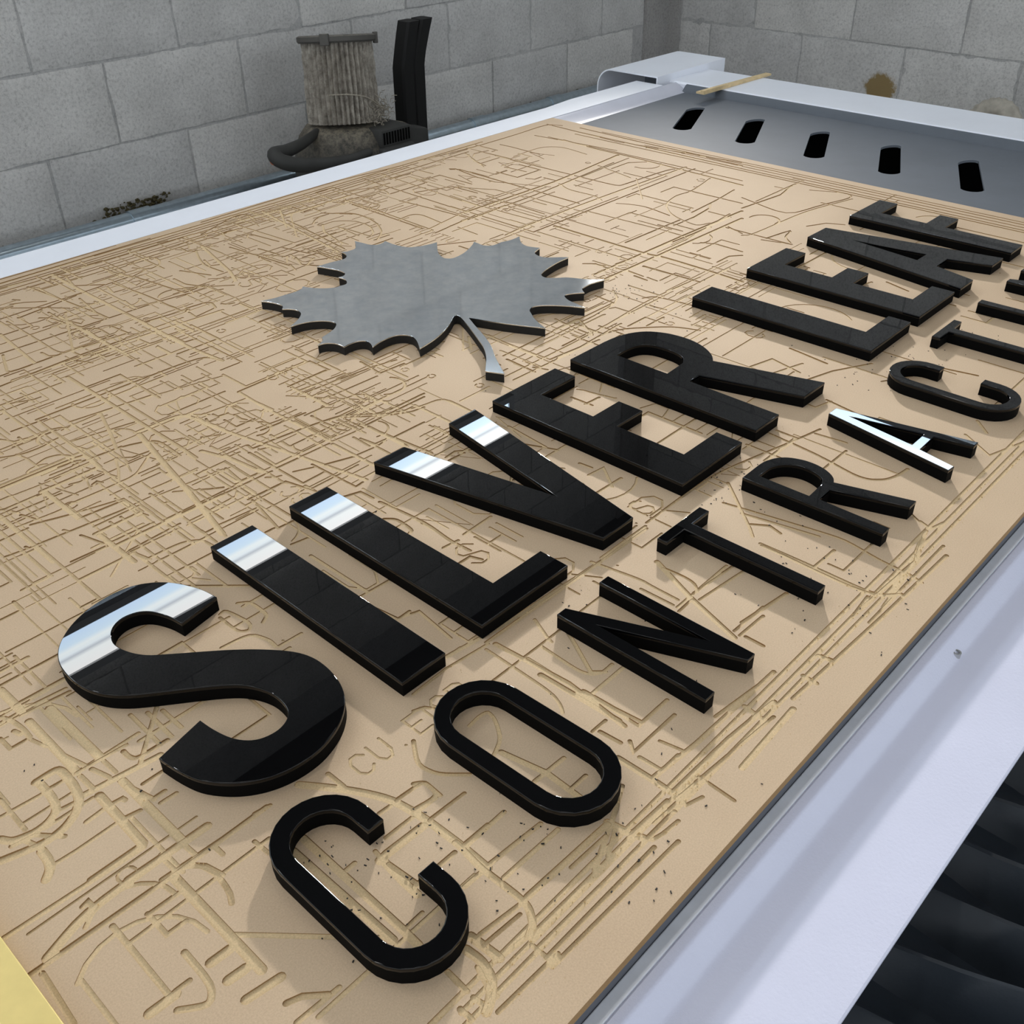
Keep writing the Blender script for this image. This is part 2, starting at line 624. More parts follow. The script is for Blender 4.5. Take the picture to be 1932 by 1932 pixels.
# far side rail and end rail
rail = [(0.30, 0), ]
b = bmesh.new()
outer = [(-0.9, 1.046), (1.33, 1.036), (1.42, 1.046), (1.65, 1.046)]
vin = [b.verts.new((x, 0.9735, 0)) for x, _ in outer]
vout = [b.verts.new((x, y, 0)) for x, y in outer]
vin2 = [b.verts.new((x, 0.9735, -0.06)) for x, _ in outer]
vout2 = [b.verts.new((x, y, -0.06)) for x, y in outer]
for i in range(3):
    b.faces.new((vin[i], vin[i + 1], vout[i + 1], vout[i]))
    b.faces.new((vin2[i], vin2[i + 1], vin[i + 1], vin[i]))
    b.faces.new((vout[i], vout[i + 1], vout2[i + 1], vout2[i]))
    b.faces.new((vin2[i], vout2[i], vout2[i + 1], vin2[i + 1]))
b.faces.new((vin[0], vout[0], vout2[0], vin2[0]))
b.faces.new((vin[3], vin2[3], vout2[3], vout[3]))
bmesh.ops.recalc_face_normals(b, faces=b.faces)
tpart('side_rail', b, 'white_paint')
tpart('end_rail', prism([(1.705, 0.0), (1.855, 0.0), (1.857, -0.004), (1.857, -0.16), (1.702, -0.16), (1.702, -0.004)], -0.9, 1.0, 'y'), 'white_paint', 30)
# folded edges of the grey chute
PZ = -0.016
tpart('chute_side', prism([(0.9735, -0.001), (0.966, -0.004), (0.950, -0.0135), (0.938, PZ + 0.0004), (0.938, PZ - 0.002), (0.9735, -0.01)], 1.279, 1.7), 'chute_lilac', 50)
tpart('chute_lip', prism([(1.702, -0.002), (1.697, -0.0035), (1.690, -0.010), (1.684, PZ + 0.0004), (1.684, PZ - 0.002), (1.702, -0.012)], -0.9, 0.945, 'y'), 'grey_paint', 50)
# grey plate with slanted slots
slot_px = [[(1295.0, 207.0), (1330.0, 204.5), (1304.1, 243.3), (1268.6, 241.2)]]
W = [(1.501, 0.807), (1.534, 0.785), (1.383, 0.713), (1.366, 0.745)]
W = [at(1295.0, 207.0, PZ), at(1330.0, 204.5, PZ), at(1304.1, 243.3, PZ), at(1268.6, 241.2, PZ)]
cc = sum(W, Vector()) / 4
A_, B_, C_, D_ = [p - cc for p in W]
long_d = ((A_ + B_) - (C_ + D_)).normalized()


def bulge(p, q, sgn, n=8, s=0.013):
    out = []
    for k in range(n + 1):
        t_ = k / n
        e = (4 * t_ * (1 - t_)) ** 0.7 * s * sgn
        v = p.lerp(q, t_) + long_d * e
        out.append(v)
    return out


shape = bulge(A_, B_, 1) + bulge(C_, D_, -1)
V = [Vector((1.25, -0.23)), Vector((1.70, -0.23)), Vector((1.70, 0.945)), Vector((1.25, 0.945))]
F = [[0, 1, 2, 3]]
holes = []
for i in range(8):
    cx_, cy_ = cc.x - 0.0035 * i, cc.y - 0.1462 * i
    pts = [Vector((cx_ + p.x, cy_ + p.y)) for p in shape]
    ar = sum(a.x * c_.y - c_.x * a.y for a, c_ in zip(pts, pts[1:] + pts[:1]))
    if ar < 0:
        pts.reverse()
    holes.append(pts)
    F.append(list(range(len(V), len(V) + len(pts))))
    V += pts
rv, re, rf, ov, oe, of_ = delaunay_2d_cdt(V, [], F, 1, 1e-7, True)
b = bmesh.new()
bv = [b.verts.new((p.x, p.y, PZ)) for p in rv]
for f, ids in zip(rf, of_):
    if ids == [0]:
        b.faces.new([bv[i] for i in f])
for pts in holes:
    up_ = [b.verts.new((p.x, p.y, PZ)) for p in pts]
    dn_ = [b.verts.new((p.x, p.y, PZ - 0.004)) for p in pts]
    for k in range(len(pts)):
        j = (k + 1) % len(pts)
        b.faces.new((up_[k], up_[j], dn_[j], dn_[k]))
bmesh.ops.delete(b, geom=[v for v in b.verts if not v.link_faces], context='VERTS')
bmesh.ops.recalc_face_normals(b, faces=b.faces)
tpart('slotted_plate', b, 'grey_paint')
tpart('slot_dark_panels', boxes((1.265, 1.70, -0.23, 0.97, -0.30, -0.29), (1.69, 1.70, -0.23, 0.97, -0.29, -0.022), (1.265, 1.70, 0.955, 0.965, -0.29, -0.03)), 'void_black')  # black panels below the slots, the darkness inside put into their colour
# white motor cover at the far corner: folded sheet, open towards the near side
bx0, bx1, by0, by1, bz = 1.655, 1.925, 0.992, 1.162, 0.014
R = 0.04
sec = [(by0, -0.10), (by0, bz)] + \
      [(by1 - R + R * math.sin(a), bz - R + R * math.cos(a)) for a in [k * math.pi / 2 / 8 for k in range(9)]] + [(by1, -0.10)]
inn = [(by0 + 0.003, -0.10), (by0 + 0.003, bz - 0.003)] + \
      [(by1 - R + (R - .003) * math.sin(a), bz - R + (R - .003) * math.cos(a)) for a in [k * math.pi / 2 / 8 for k in range(9)]] + [(by1 - 0.003, -0.10)]
mc = tpart('motor_cover', prism(sec + list(reversed(inn)), bx0, bx1), 'white_paint', 40)
new_obj('end_plate', prism(inn, bx1 - 0.004, bx1 - 0.001), 'white_paint', mc)
new_obj('inner_plate', boxes((bx0 + 0.09, bx0 + 0.093, by0 + 0.004, by0 + 0.10, -0.10, bz - 0.012)), 'grey_paint', mc)
new_obj('screw', lathe([(0.006, 0), (0.006, 0.004)], 12), 'void_black', mc, (bx0 + 0.088, by0 + 0.055, -0.012)).rotation_euler = (0, -math.pi / 2, 0)
for x, y in ((-0.7, -0.18), (-0.7, 0.9), (1.78, -0.18), (1.78, 0.9)):
    tpart('leg', boxes((x - 0.05, x + 0.05, y - 0.05, y + 0.05, FLOOR_Z, -0.165 if x > 1 else -0.05), bev=0.004), 'white_paint')
tpart('cross_beam', boxes((-0.75, 1.70, 0.86, 0.955, -0.2, -0.16), (-0.75, 1.70, -0.23, -0.14, -0.2, -0.16)), 'white_paint')

# pleated black dust skirt under the lilac cover
b = bmesh.new()
rs = random.Random(4)
PER = 0.052
ny = 22
cols = []
for k in range(-5, 14):
    ja, jb, jc = rs.uniform(-.12, .12), rs.uniform(-.1, .1), rs.uniform(-.3, .3)
    for q, hgt in ((0.0, 0.0), (0.14, 0.32), (0.26 + ja, 0.95 + jb), (0.30 + ja, 1.0 + jb), (0.36 + ja, 0.86 + jb), (0.58, 0.40), (0.80, 0.12)):
        row = []
        for j in range(ny + 1):
            sj = j / ny
            y = -0.316 - 0.34 * sj
            x = (k + q) * PER - 0.02 + 0.05 * sj + 0.03 * jc * sj * (1 - sj) * 4 + 0.010 * noise.noise(Vector((k * 3.1 + q, sj * 3.5, 2.0))) * min(1, sj * 3)
            amp = 0.016 + 0.040 * min(1, sj * 3.0)
            z = -0.078 - 0.03 * sj + amp * (hgt - 0.45) + 0.010 * noise.noise(Vector((k * 1.7 + q * 2, sj * 5.5, 7.0))) * min(1, sj * 4)
            row.append(b.verts.new((x, y, z)))
        cols.append(row)
for i in range(len(cols) - 1):
    for j in range(ny):
        b.faces.new((cols[i][j], cols[i + 1][j], cols[i + 1][j + 1], cols[i][j + 1]))
bmesh.ops.recalc_face_normals(b, faces=b.faces)
tpart('dust_skirt', b, 'bellows_black', 28)

# ================================================================== the engraved board
BX0, BX1, BY0, BY1 = -0.72, 1.2775, -0.2335, 0.9725
STROKES = []


def stroke(pts, width, depth):
    P = []
    for p in pts:
        p = Vector((p[0], p[1]))
        if not P or (p - P[-1]).length > 0.0012:
            P.append(p)
    if len(P) < 2:
        return
    h = width / 2
    Lf, Rt = [], []
    n = len(P)
    for i in range(n):
        d0 = (P[i] - P[i - 1]).normalized() if i else (P[1] - P[0]).normalized()
        d1 = (P[i + 1] - P[i]).normalized() if i < n - 1 else d0
        nn = Vector((-(d0.y + d1.y), d0.x + d1.x))
        if nn.length < 0.3:
            nn = Vector((-d0.y, d0.x)) * 2
        nn.normalize()
        k = 1 / max(0.55, nn.dot(Vector((-d0.y, d0.x))))
        Lf.append(P[i] + nn * h * k)
        Rt.append(P[i] - nn * h * k)
    d = (P[0] - P[1]).normalized()
    cap0 = [P[0] + (d * math.cos(a) + Vector((-d.y, d.x)) * math.sin(a)) * h for a in (-1.0, -0.35, 0.35, 1.0)]
    e = (P[-1] - P[-2]).normalized()
    cap1 = [P[-1] + (e * math.cos(a) + Vector((-e.y, e.x)) * math.sin(a)) * h for a in (-1.0, -0.35, 0.35, 1.0)]
    STROKES.append((Rt + cap1 + list(reversed(Lf)) + cap0, depth))


def loops(s):
    return [[tuple(float(v) for v in q.split(',')) for q in l.split()] for l in s.split(';') if l.strip()]


# grooves read off the board: (origin x, origin y, scale) of the place looked at, then centre lines
TRACE = [
    (0, 640, 4.6, 5.5, "0,1300 715,1005 755,1020 865,1110;360,1322 840,1118;395,1328 685,1555;825,1690 1215,1505;860,1695 1165,1932;0,1535 465,1932;585,325 850,490 1290,770 1555,930 1700,1030;1180,810 1555,655 1640,670 1932,780;1205,818 1390,1040 1640,1325 1932,1690;1000,1795 1720,1450 1932,1350"),
    (0, 640, 4.6, 3.2, "0,1400 430,1235 800,1075;45,1475 380,1340;555,1450 1170,1190 1235,1095 1305,990;650,1510 1070,1385 1240,1497;685,1555 1070,1400;290,1795 1145,1450;325,700 590,900 750,1010;0,320 540,125 1130,-60;0,410 600,170 1000,30 1300,-80;315,698 1080,405 1570,215 1780,150 1932,190;490,600 1040,385 1220,330;540,790 980,590 1545,430 1932,320;600,720 1330,480;630,885 1170,720;640,1090 1060,930 1310,880 1390,890 1560,1010;955,795 1050,775 1130,785 1180,810;0,1030 200,1000 380,930 500,860;330,1080 400,1030 500,1005 600,1010 640,1030;1030,1030 1150,1025 1300,970;670,935 760,960 860,1040;605,1260 700,1235 800,1180;870,640 960,820 1010,950;1000,1030 1030,1130 1030,1230;1340,1370 1932,1130;1325,1295 1700,1140;970,1760 1330,1590;620,1930 920,1795;1110,1840 1560,1600;1300,1340 1640,1580;1505,1325 1932,1290;805,1260 840,1235 885,1245;1200,1535 1240,1515 1280,1530;1430,1420 1465,1412 1495,1430;1150,1850 1300,1910;700,1700 920,1780;1640,1580 1932,1440;1270,1910 1580,1760 1750,1740 1840,1790;1360,1930 1800,1720;0,1750 240,1640;40,1890 290,1800;0,1560 530,1340;75,1490 160,1510;180,1525 300,1560;150,1630 560,1470;270,1610 620,1520;550,1655 600,1670;0,1480 45,1475;220,1800 250,1815 290,1795;1640,1590 1790,1700;1130,1850 1560,1640;1750,1440 1932,1560;860,1010 1050,930;100,800 400,690;0,870 120,890 230,860;160,850 210,890 260,870;140,1000 240,1040 330,1110;370,1180 640,1060;330,1180 700,1040 690,1080 440,1180"),
    (0, 450, 4.6, 5.0, "440,310 700,450 1090,650 1250,735 1400,815 1650,950 1930,1060;0,830 300,1080;110,1230 550,1080 1340,810 1932,620"),
    (0, 450, 4.6, 3.2, "0,355 400,240 1000,60;0,430 300,350 820,220;0,390 1300,0;310,330 460,400;1160,140 1420,260;1590,0 1932,130;0,700 400,570 620,500 1130,330;160,690 700,480;0,605 400,600 600,605;0,1000 340,890 700,770 1100,640 1380,545 1640,475;0,1195 500,1010 980,840;60,720 360,900 490,985 600,990 1090,830;240,420 560,540 940,690;1100,650 1250,725 1630,615;1160,330 1600,470 1770,410;980,390 1290,500 1590,640 1640,620;1700,100 1720,160 1760,220 1820,250 1932,290;1560,80 1620,110 1700,110;1510,350 1600,395 1780,420;1740,500 1830,460 1932,440;1110,100 1450,20;1110,100 1130,125 1300,80;1620,605 1800,550 1840,560 1870,600;1105,230 1180,200 1300,160 1380,180 1390,230 1290,270 1150,255;60,1150 25,1010;60,1150 90,1155 250,1110;110,530 170,535;90,570 210,555 400,545;240,425 330,430 530,530;440,320 600,320;570,330 640,410 900,400;640,600 800,690 880,700;690,520 830,640 940,690;700,560 860,570 820,545;340,690 440,690 560,740 720,770;420,640 520,700 700,740;600,830 740,780 860,780 940,830;750,790 850,860 930,850;960,760 1110,820;1190,870 1300,915 1400,880;1330,810 1450,840 1640,780;1640,640 1700,680 1870,600;1480,840 1600,900 1700,870;1400,560 1520,600;1080,540 1160,600 1390,540;930,420 980,470 1120,430;1000,300 1150,330 1290,260;870,250 970,290 1110,330;640,990 720,1020 840,990;840,1000 910,1030 1010,1000;1000,950 1070,980 1160,940;1360,940 1470,1000 1600,950;360,990 420,1020 520,1010;670,1060 800,1080"),
    (380, 640, 4.6, 5.0, "325,460 560,600 890,770 1130,890;0,720 290,825 540,910 860,1020 1430,1220;0,970 265,1040 525,1155;1140,910 1500,1095;1450,760 1780,930"),
    (380, 640, 4.6, 3.0, "320,455 940,190 1105,265;755,410 1075,270;780,420 1095,580;1095,580 1380,460 1555,540 1290,675 1430,745;1015,515 1050,525 1525,320;950,500 1130,440;860,440 1245,295;860,480 1500,235 1690,180;1380,195 1550,295 1760,210;300,1255 495,1165;20,1140 240,1280;415,985 650,1120 835,1035;860,1020 1110,905;650,1120 880,1250;0,1435 610,1145;545,905 890,770 1190,665 1340,650 1560,650 1932,470;1200,680 1600,665 1830,630 1932,590;1130,890 1390,780;1430,745 1932,500;1650,860 1932,720;960,1085 1340,1280 1400,1240;410,1390 730,1235 990,1320;440,1395 665,1640 790,1580;495,1365 770,1530;0,1465 130,1620 210,1710;130,1620 480,1465;560,1675 630,1640;375,1290 500,1365;520,630 545,612 570,630;920,850 955,835 985,850;1240,690 1400,770;1100,705 1290,775;1180,700 1340,770;955,665 1040,710;1065,725 1130,750 1160,780 1255,795;0,660 400,510 620,610;100,650 140,670 230,640;200,700 300,760 460,690;270,580 330,600;285,655 340,690 390,700;480,775 740,680;520,790 900,640;40,690 60,720 120,700;700,890 760,930 790,920 800,950 870,975;600,830 650,860;500,960 580,940;470,980 640,1090 800,1010;210,1120 340,1230 500,1160;0,1310 190,1285;0,850 160,830;80,930 160,970 240,940;200,1000 240,1020 330,980;400,920 440,950 520,920;1380,860 1540,920 1600,880;1360,1000 1500,940;1080,1085 1320,1020;1320,850 1460,930 1640,850;880,1250 1070,1150;900,1270 990,1320;760,1600 1000,1480;40,1500 300,1360 310,1320;560,1200 640,1200 690,1185;800,1150 980,1110;0,1660 30,1680 110,1640;50,1700 130,1760"),
    (380, 270, 3.715, 5.0, "430,480 540,540 960,760;0,720 200,900 240,966"),
    (380, 270, 3.715, 3.2, "0,555 400,430 1000,250 1300,185 1932,20;1250,215 1932,440;1130,250 1850,480;1390,405 1500,430 1850,520;1500,345 1760,305 1932,350;1380,540 1470,500 1540,500 1680,560;600,540 1000,740;1000,400 1280,490 1620,610;1060,430 1550,600;0,640 250,500 330,500 380,540;250,575 650,700;780,570 800,530 900,490 1080,490 1220,550 1270,620 1230,680;840,580 930,545 1080,545 1180,580 1210,630 1180,655 1080,620 960,590;850,570 860,620 950,680;1600,600 1932,440;1640,630 1932,500;1800,590 1932,640;1740,180 1780,180 1932,240;1520,190 1620,215;200,730 620,860;350,640 540,690;960,590 1100,650;330,640 320,660 480,720;840,490 1100,500;800,350 900,390 1000,430;840,400 960,420 1100,380;640,450 720,480 860,430;600,440 1050,330;560,730 740,770 860,740;710,800 820,770 910,810;740,830 1000,790;620,850 660,890;440,790 600,840 600,790;400,740 540,780;0,660 120,640 260,600;20,820 60,860 140,850;280,900 360,920 460,900;620,780 700,830;660,800 700,850 820,860"),
    (850, 230, 3.513, 5.5, "100,600 740,380 1110,220;370,750 500,690 1000,500 1560,300;750,120 960,180 1190,230 1932,420;690,690 1310,880 1390,890 1750,1000 1932,1060;960,1010 1540,755 1932,590;1030,1040 1932,640"),
    (850, 230, 3.513, 3.4, "0,215 180,160 450,80 640,15 740,25;0,315 60,315 850,540;300,225 900,375 1110,425 1150,415 1460,310 1540,315;190,195 400,245;0,490 170,550 600,665;240,490 620,610;150,640 780,400 1180,240;0,690 600,470 1080,270;550,730 1620,310;560,90 1100,190;650,100 1932,390;820,60 1932,310;860,40 1932,290;640,15 1100,130 1932,270;580,730 1200,920;1160,800 1520,650;1430,560 1440,530 1500,485 1600,460 1720,375;1430,560 1450,600 1500,635 1630,690 1720,670;900,590 1400,715 1540,755;1190,910 1660,720;1580,770 1850,610;1660,800 1760,810 1932,860;1770,930 1850,890 1932,885;1660,1060 1850,970;1280,955 1650,1060;1100,540 1180,545 1290,560 1450,620;220,520 290,525 420,545;500,375 560,380 600,365;720,410 780,450 960,490 1000,520;1070,310 1180,270 1310,265;140,240 160,260 230,290;150,230 160,210 250,190;1600,460 1932,540;1880,450 1780,510 1600,600;420,230 600,165 740,165 900,215;0,430 300,450 490,500;330,150 400,165 590,215;620,370 700,390 850,330;980,290 1190,370;1720,540 1720,570 1600,640;1830,690 1932,740;0,560 550,730;360,300 500,330;1100,940 1190,910;880,940 960,940 1040,970;1220,1020 1300,1050;1740,960 1932,1020"),
    (900, 480, 4.6, 3.2, "680,560 800,620 1000,700;590,740 970,560 1180,440 1220,380 1180,310;250,1060 1000,690 1480,400 1932,200;230,880 880,560;100,700 380,830 600,900;640,910 1000,760;490,980 540,990 610,1000;260,910 500,1020;320,1090 800,860 1250,600;1440,105 1932,240;1030,360 1180,420;700,900 1060,740;1060,710 1190,660 1340,640 1700,625 1932,660;1440,380 1530,365 1640,385 1932,460;930,80 990,80 1120,100;830,700 920,740;880,560 1000,690;1100,480 1200,460 1360,510;950,640 1050,680;420,840 560,910;330,950 430,990;60,900 200,960;1280,130 1440,190;1480,200 1560,230;1480,440 1640,480;820,1240 1000,1310;870,1170 930,1180 990,1200 1200,1250;940,1300 1060,1240"),
    (0, 1240, 4.6, 6.2, "0,285 185,465;250,555 670,1000;430,440 870,870;310,1085 490,970 540,990 640,1110 685,1210 680,1290 640,1380 560,1480 420,1590 250,1670 0,1770;345,1095 450,1210 490,1300 480,1350 420,1430 300,1520 100,1600 0,1580;860,1200 1240,1620;1060,1070 1580,1590;1110,1930 1790,1470;680,1220 1390,850;360,1680 420,1760 440,1830 400,1930"),
    (0, 1240, 4.6, 3.6, "510,830 745,945;0,130 240,0;135,410 550,185;185,460 570,270;190,500 600,300;0,1390 370,1185;410,1150 550,1070;595,1045 1200,660;490,1340 660,1255;665,1000 1090,760;695,1030 800,1135;795,970 945,1040;900,900 1005,1000;1070,815 1110,860 1170,880 1240,850 1450,720;1130,500 1380,745;1280,480 1490,690;1410,460 1575,610;0,1235 90,1345 220,1500;215,1590 330,1640;0,520 90,540 200,620 260,695;0,705 90,795 230,715;120,640 180,670;270,715 400,775;1100,1110 1340,1235;950,1285 1060,1225 1085,1240;750,1430 900,1320;1060,1405 1215,1330;440,1815 660,1680 1010,1440;780,1930 1200,1640;1400,1930 1932,1570;1435,1770 1510,1840;1610,1640 1690,1710;1240,1100 1410,990;1340,1220 1430,1160;1395,1265 1530,1180;1680,1805 1780,1810 1932,1890;1870,1650 1932,1710;100,1640 300,1540 560,1555;1220,1230 1280,1270"),
    (0, 1300, 3.019, 6.0, "270,1530 480,1280 890,980 1180,780;980,1060 1490,1600;1200,1560 1310,1480;1300,1660 1400,1590;1400,1770 1600,1640;850,1850 1000,1740"),
    (0, 1300, 3.019, 4.0, "20,1420 820,900;170,1630 1000,1050 1520,670;640,1350 960,1740;240,1620 420,1908;1060,1010 1150,1005 1240,1060 1310,1160 1320,1220;840,1280 950,1400 1060,1320;850,1280 1020,1160;1050,1500 1210,1690 1200,1800 1010,1830;1000,1720 1080,1660;1630,1790 1720,1750 1870,1740;1690,1900 1932,1700;560,600 800,880;470,1240 500,1210 530,1240"),
    (480, 1460, 4.391, 6.0, "370,90 600,110 880,150 1130,210 1400,360 1720,600 1932,780;1050,700 1220,880 1350,1000;400,530 1240,1300 1360,1420;320,640 1150,1380;1040,720 1100,660 1400,430"),
    (480, 1460, 4.391, 3.4, "0,330 130,260;610,0 740,105;1180,215 1390,70 1420,75 1540,180;1355,310 1500,200;1450,380 1740,160;1035,330 1130,265;1090,530 1310,360;1110,740 1380,930;740,815 830,740;1230,1300 1390,1150;1720,600 1932,420;1330,930 1660,650;1740,930 1880,810;0,560 120,660;1600,1640 1760,1800;1850,1600 1932,1760;1000,640 1050,700"),
    (860, 1400, 3.631, 5.5, "0,685 180,870 420,1050 500,1130 530,1250 500,1330;490,1060 1040,560;70,1420 180,1500 250,1620 240,1760 210,1850;310,70 620,210 850,380;1040,550 1205,630;1110,110 1350,260 1500,360;100,1330 300,1480"),
    (860, 1400, 3.631, 3.4, "45,735 330,480;220,845 580,560;330,930 700,600;540,270 740,110;790,320 890,230;790,860 1030,640;500,1340 960,890 1200,640;560,1410 1260,720;620,1480 1360,720;660,1540 1525,680;1240,655 1290,670 1380,660 1525,540;1320,650 1500,470;1210,620 1450,400;1090,600 1040,790;950,880 1090,480 1140,300;165,1320 470,1090;190,1390 440,1180;60,990 180,890;270,1500 480,1340;520,1390 630,1480;400,1600 530,1470;290,1850 700,1450;0,1640 80,1710;120,1750 190,1800 280,1740;30,1830 110,1900;1350,255 1525,90;1260,105 1410,195"),
    (780, 1060, 2.841, 4.5, "120,540 480,340 1000,0;440,440 830,650 1130,880;1280,1160 1520,970 1932,590;1390,1240 1690,950 1932,750"),
    (780, 1060, 2.841, 3.2, "0,710 180,570 400,440;390,470 740,700 790,770 800,810;650,310 720,410 740,430;830,380 950,590 1030,590;910,690 1030,770 1130,830 1210,880;0,960 20,1090 130,1140 300,1140;0,800 60,780 140,790;300,880 350,830 400,800 440,850 470,950 430,1040;960,910 1030,850;1000,910 1110,970;1210,875 1360,740;1320,960 1440,1010;1410,1270 1932,830;1420,1250 1460,1305 1550,1260;1160,960 1180,1020 1400,820;1620,830 1880,640;1530,1150 1720,1280;0,1190 60,1180 140,1250 0,1330;1210,1460 1280,1490 1350,1450;1290,1400 1590,1130"),
    (1020, 1060, 4.6, 4.8, "1010,0 1310,320 1680,660;0,980 680,1380"),
    (1020, 1060, 4.6, 3.2, "1060,50 1250,130 1340,190 1360,260;440,0 880,160 940,200 1190,330;870,235 1150,375;380,1120 640,1270 860,1380;1330,270 1680,30;1380,330 1932,-30;1200,430 1320,320;1680,600 1932,390;1730,640 1932,470;0,730 330,950 450,980 540,960 620,890;1780,650 1932,730"),
    (1220, 740, 3.45, 3.4, "640,200 1100,400 1350,540 1450,570 1560,570 1640,540 1700,500;0,850 420,540 950,320 1130,240;530,590 670,880 690,940;500,720 1100,900 1290,960 1510,1090 1700,1180;620,790 1120,940;740,985 1050,1120 1440,1300 1560,1320 1640,1290;200,1400 520,1130;620,1500 910,1310;1090,1140 1220,1030;680,860 800,870 870,920;1440,1330 1350,1450;1540,1400 1690,1190 1800,930;1450,1500 1932,1000;1640,720 1760,830;1700,1180 1790,1240;850,0 1100,100 1200,60;1100,270 1300,330;1780,840 1850,890 1932,850"),
    (680, 740, 3.578, 3.4, "0,150 180,150 400,100 560,35 750,130;0,215 480,410;700,960 880,840;850,1690 1400,1300 1932,920;580,440 640,400 760,390;600,460 700,410;130,740 440,880 600,1000 740,1070;560,1050 660,1000;660,1160 740,1110 820,1130;1000,230 1250,370;1100,350 1330,390;1540,560 1640,510 1700,640;1480,480 1560,510;1580,690 1760,580;1350,560 1500,620"),
    (280, 850, 3.331, 3.4, "460,1240 640,1150 760,1190 800,1230;450,1030 480,1000 640,1080 640,1130 560,1140 450,1050;560,960 640,950 750,1030 720,1080;900,590 1000,550;1020,660 1380,890;1330,920 1560,790;820,1230 960,1150;1480,430 1560,430 1660,500 1640,520;1230,290 1330,260 1410,300;1400,980 1570,1060 1640,1010;1580,1050 1700,1010 1900,1180"),
    (1400, 1000, 2.073, 4.5, "80,60 440,230 540,255 620,250;440,330 680,120 720,0;200,660 560,330 800,100;0,930 200,700;230,545 350,430;10,690 80,740;300,490 350,510;240,570 290,600"),
    (1400, 350, 3.513, 3.4, "0,330 60,330 420,170 730,90;0,80 300,200 520,130 735,80 700,50 450,30;430,270 560,250 680,260;0,150 260,60 330,0;130,360 330,390;160,350 340,290 280,340 320,380;1300,250 1869,380;60,1200 200,1150 380,1240;100,1280 400,1180;320,1080 560,1180;250,1350 600,1230 860,1180;560,1420 860,1560;1480,1650 1640,1790 1869,1700;1560,1560 1620,1640;1180,1180 1560,1260;700,690 860,640;960,640 1100,700"),
]
rg = random.Random(11)
for ox, oy, sc, wmm, s in TRACE:
    for l in loops(s):
        pts = [at(ox + x / sc, oy + y / sc, 0) for x, y in l]
        pts = [(p.x, p.y) for p in pts]
        if len(pts) > 3:
            # rounded runs become smooth, corners stay
            q = []
            n = len(pts)
            for i in range(n - 1):
                a, b_, c_, d = pts[max(i - 1, 0)], pts[i], pts[i + 1], pts[min(i + 2, n - 1)]
                for k in range(4):
                    t_ = k / 4
                    q.append(tuple(0.5 * ((2 * b_[m]) + (c_[m] - a[m]) * t_ * 0.8 + (0.8 * 2 * a[m] - (5 - 0.6) * b_[m] + (4 - 0.2 - 0.2) * c_[m] - 0.8 * d[m]) * t_ * t_ * 0 +
                                          0) if False else b_[m] + (c_[m] - b_[m]) * t_ for m in (0, 1)))
            q.append(pts[-1])
            pts = q
            for _ in range(2):
                pts = [pts[0]] + [tuple(0.25 * pts[i - 1][m] + 0.5 * pts[i][m] + 0.25 * pts[i + 1][m] for m in (0, 1)) for i in range(1, len(pts) - 1)] + [pts[-1]]
        stroke(pts, wmm / 1000 * rg.uniform(0.85, 1.1), rg.uniform(0.0007, 0.0013))

# old jobs all over the board: rows of small letters, frames, arcs
GL = {'E': [[(1, 1), (0, 1), (0, 0), (1, 0)], [(0, .5), (.8, .5)]], 'L': [[(0, 1), (0, 0), (1, 0)]], 'I': [[(0, 1), (0, 0)]],
      'N': [[(0, 0), (0, 1), (1, 0), (1, 1)]], 'T': [[(0, 1), (1, 1)], [(.5, 1), (.5, 0)]], 'A': [[(0, 0), (.5, 1), (1, 0)], [(.2, .4), (.8, .4)]],
      'R': [[(0, 0), (0, 1), (.7, 1), (1, .85), (1, .65), (.7, .5), (0, .5)], [(.5, .5), (1, 0)]],
      'O': [[(.3, 0), (0, .25), (0, .75), (.3, 1), (.7, 1), (1, .75), (1, .25), (.7, 0), (.3, 0.01)]],
      'C': [[(1, .8), (.7, 1), (.3, 1), (0, .75), (0, .25), (.3, 0), (.7, 0), (1, .2)]],
      'S': [[(1, .8), (.7, 1), (.3, 1), (0, .8), (.1, .6), (.9, .4), (1, .2), (.7, 0), (.3, 0), (0, .2)]],
      'U': [[(0, 1), (0, .3), (.3, 0), (.7, 0), (1, .3), (1, 1)]], 'H': [[(0, 0), (0, 1)], [(1, 0), (1, 1)], [(0, .5), (1, .5)]]}


def word(x, y, h, n, ang, wd, dep):
    c_, s_ = math.cos(ang), math.sin(ang)
    u = 0
    for _ in range(n):
        gl = rg.choice(list(GL))
        gw = h * (0.1 if gl == 'I' else 0.62)
        for ln in GL[gl]:
            stroke([(x + c_ * (u + a * gw) - s_ * b_ * h, y + s_ * (u + a * gw) + c_ * b_ * h) for a, b_ in ln], wd, dep)
        u += gw + h * 0.28


def dens(x, y):
    d = 0.25
    if y > 0.25 and x < 0.62:
        d = 1.0
    elif y > 0.2 and x < 1.0:
        d = 0.6
    elif y > 0.0:
        d = 0.4
    return d


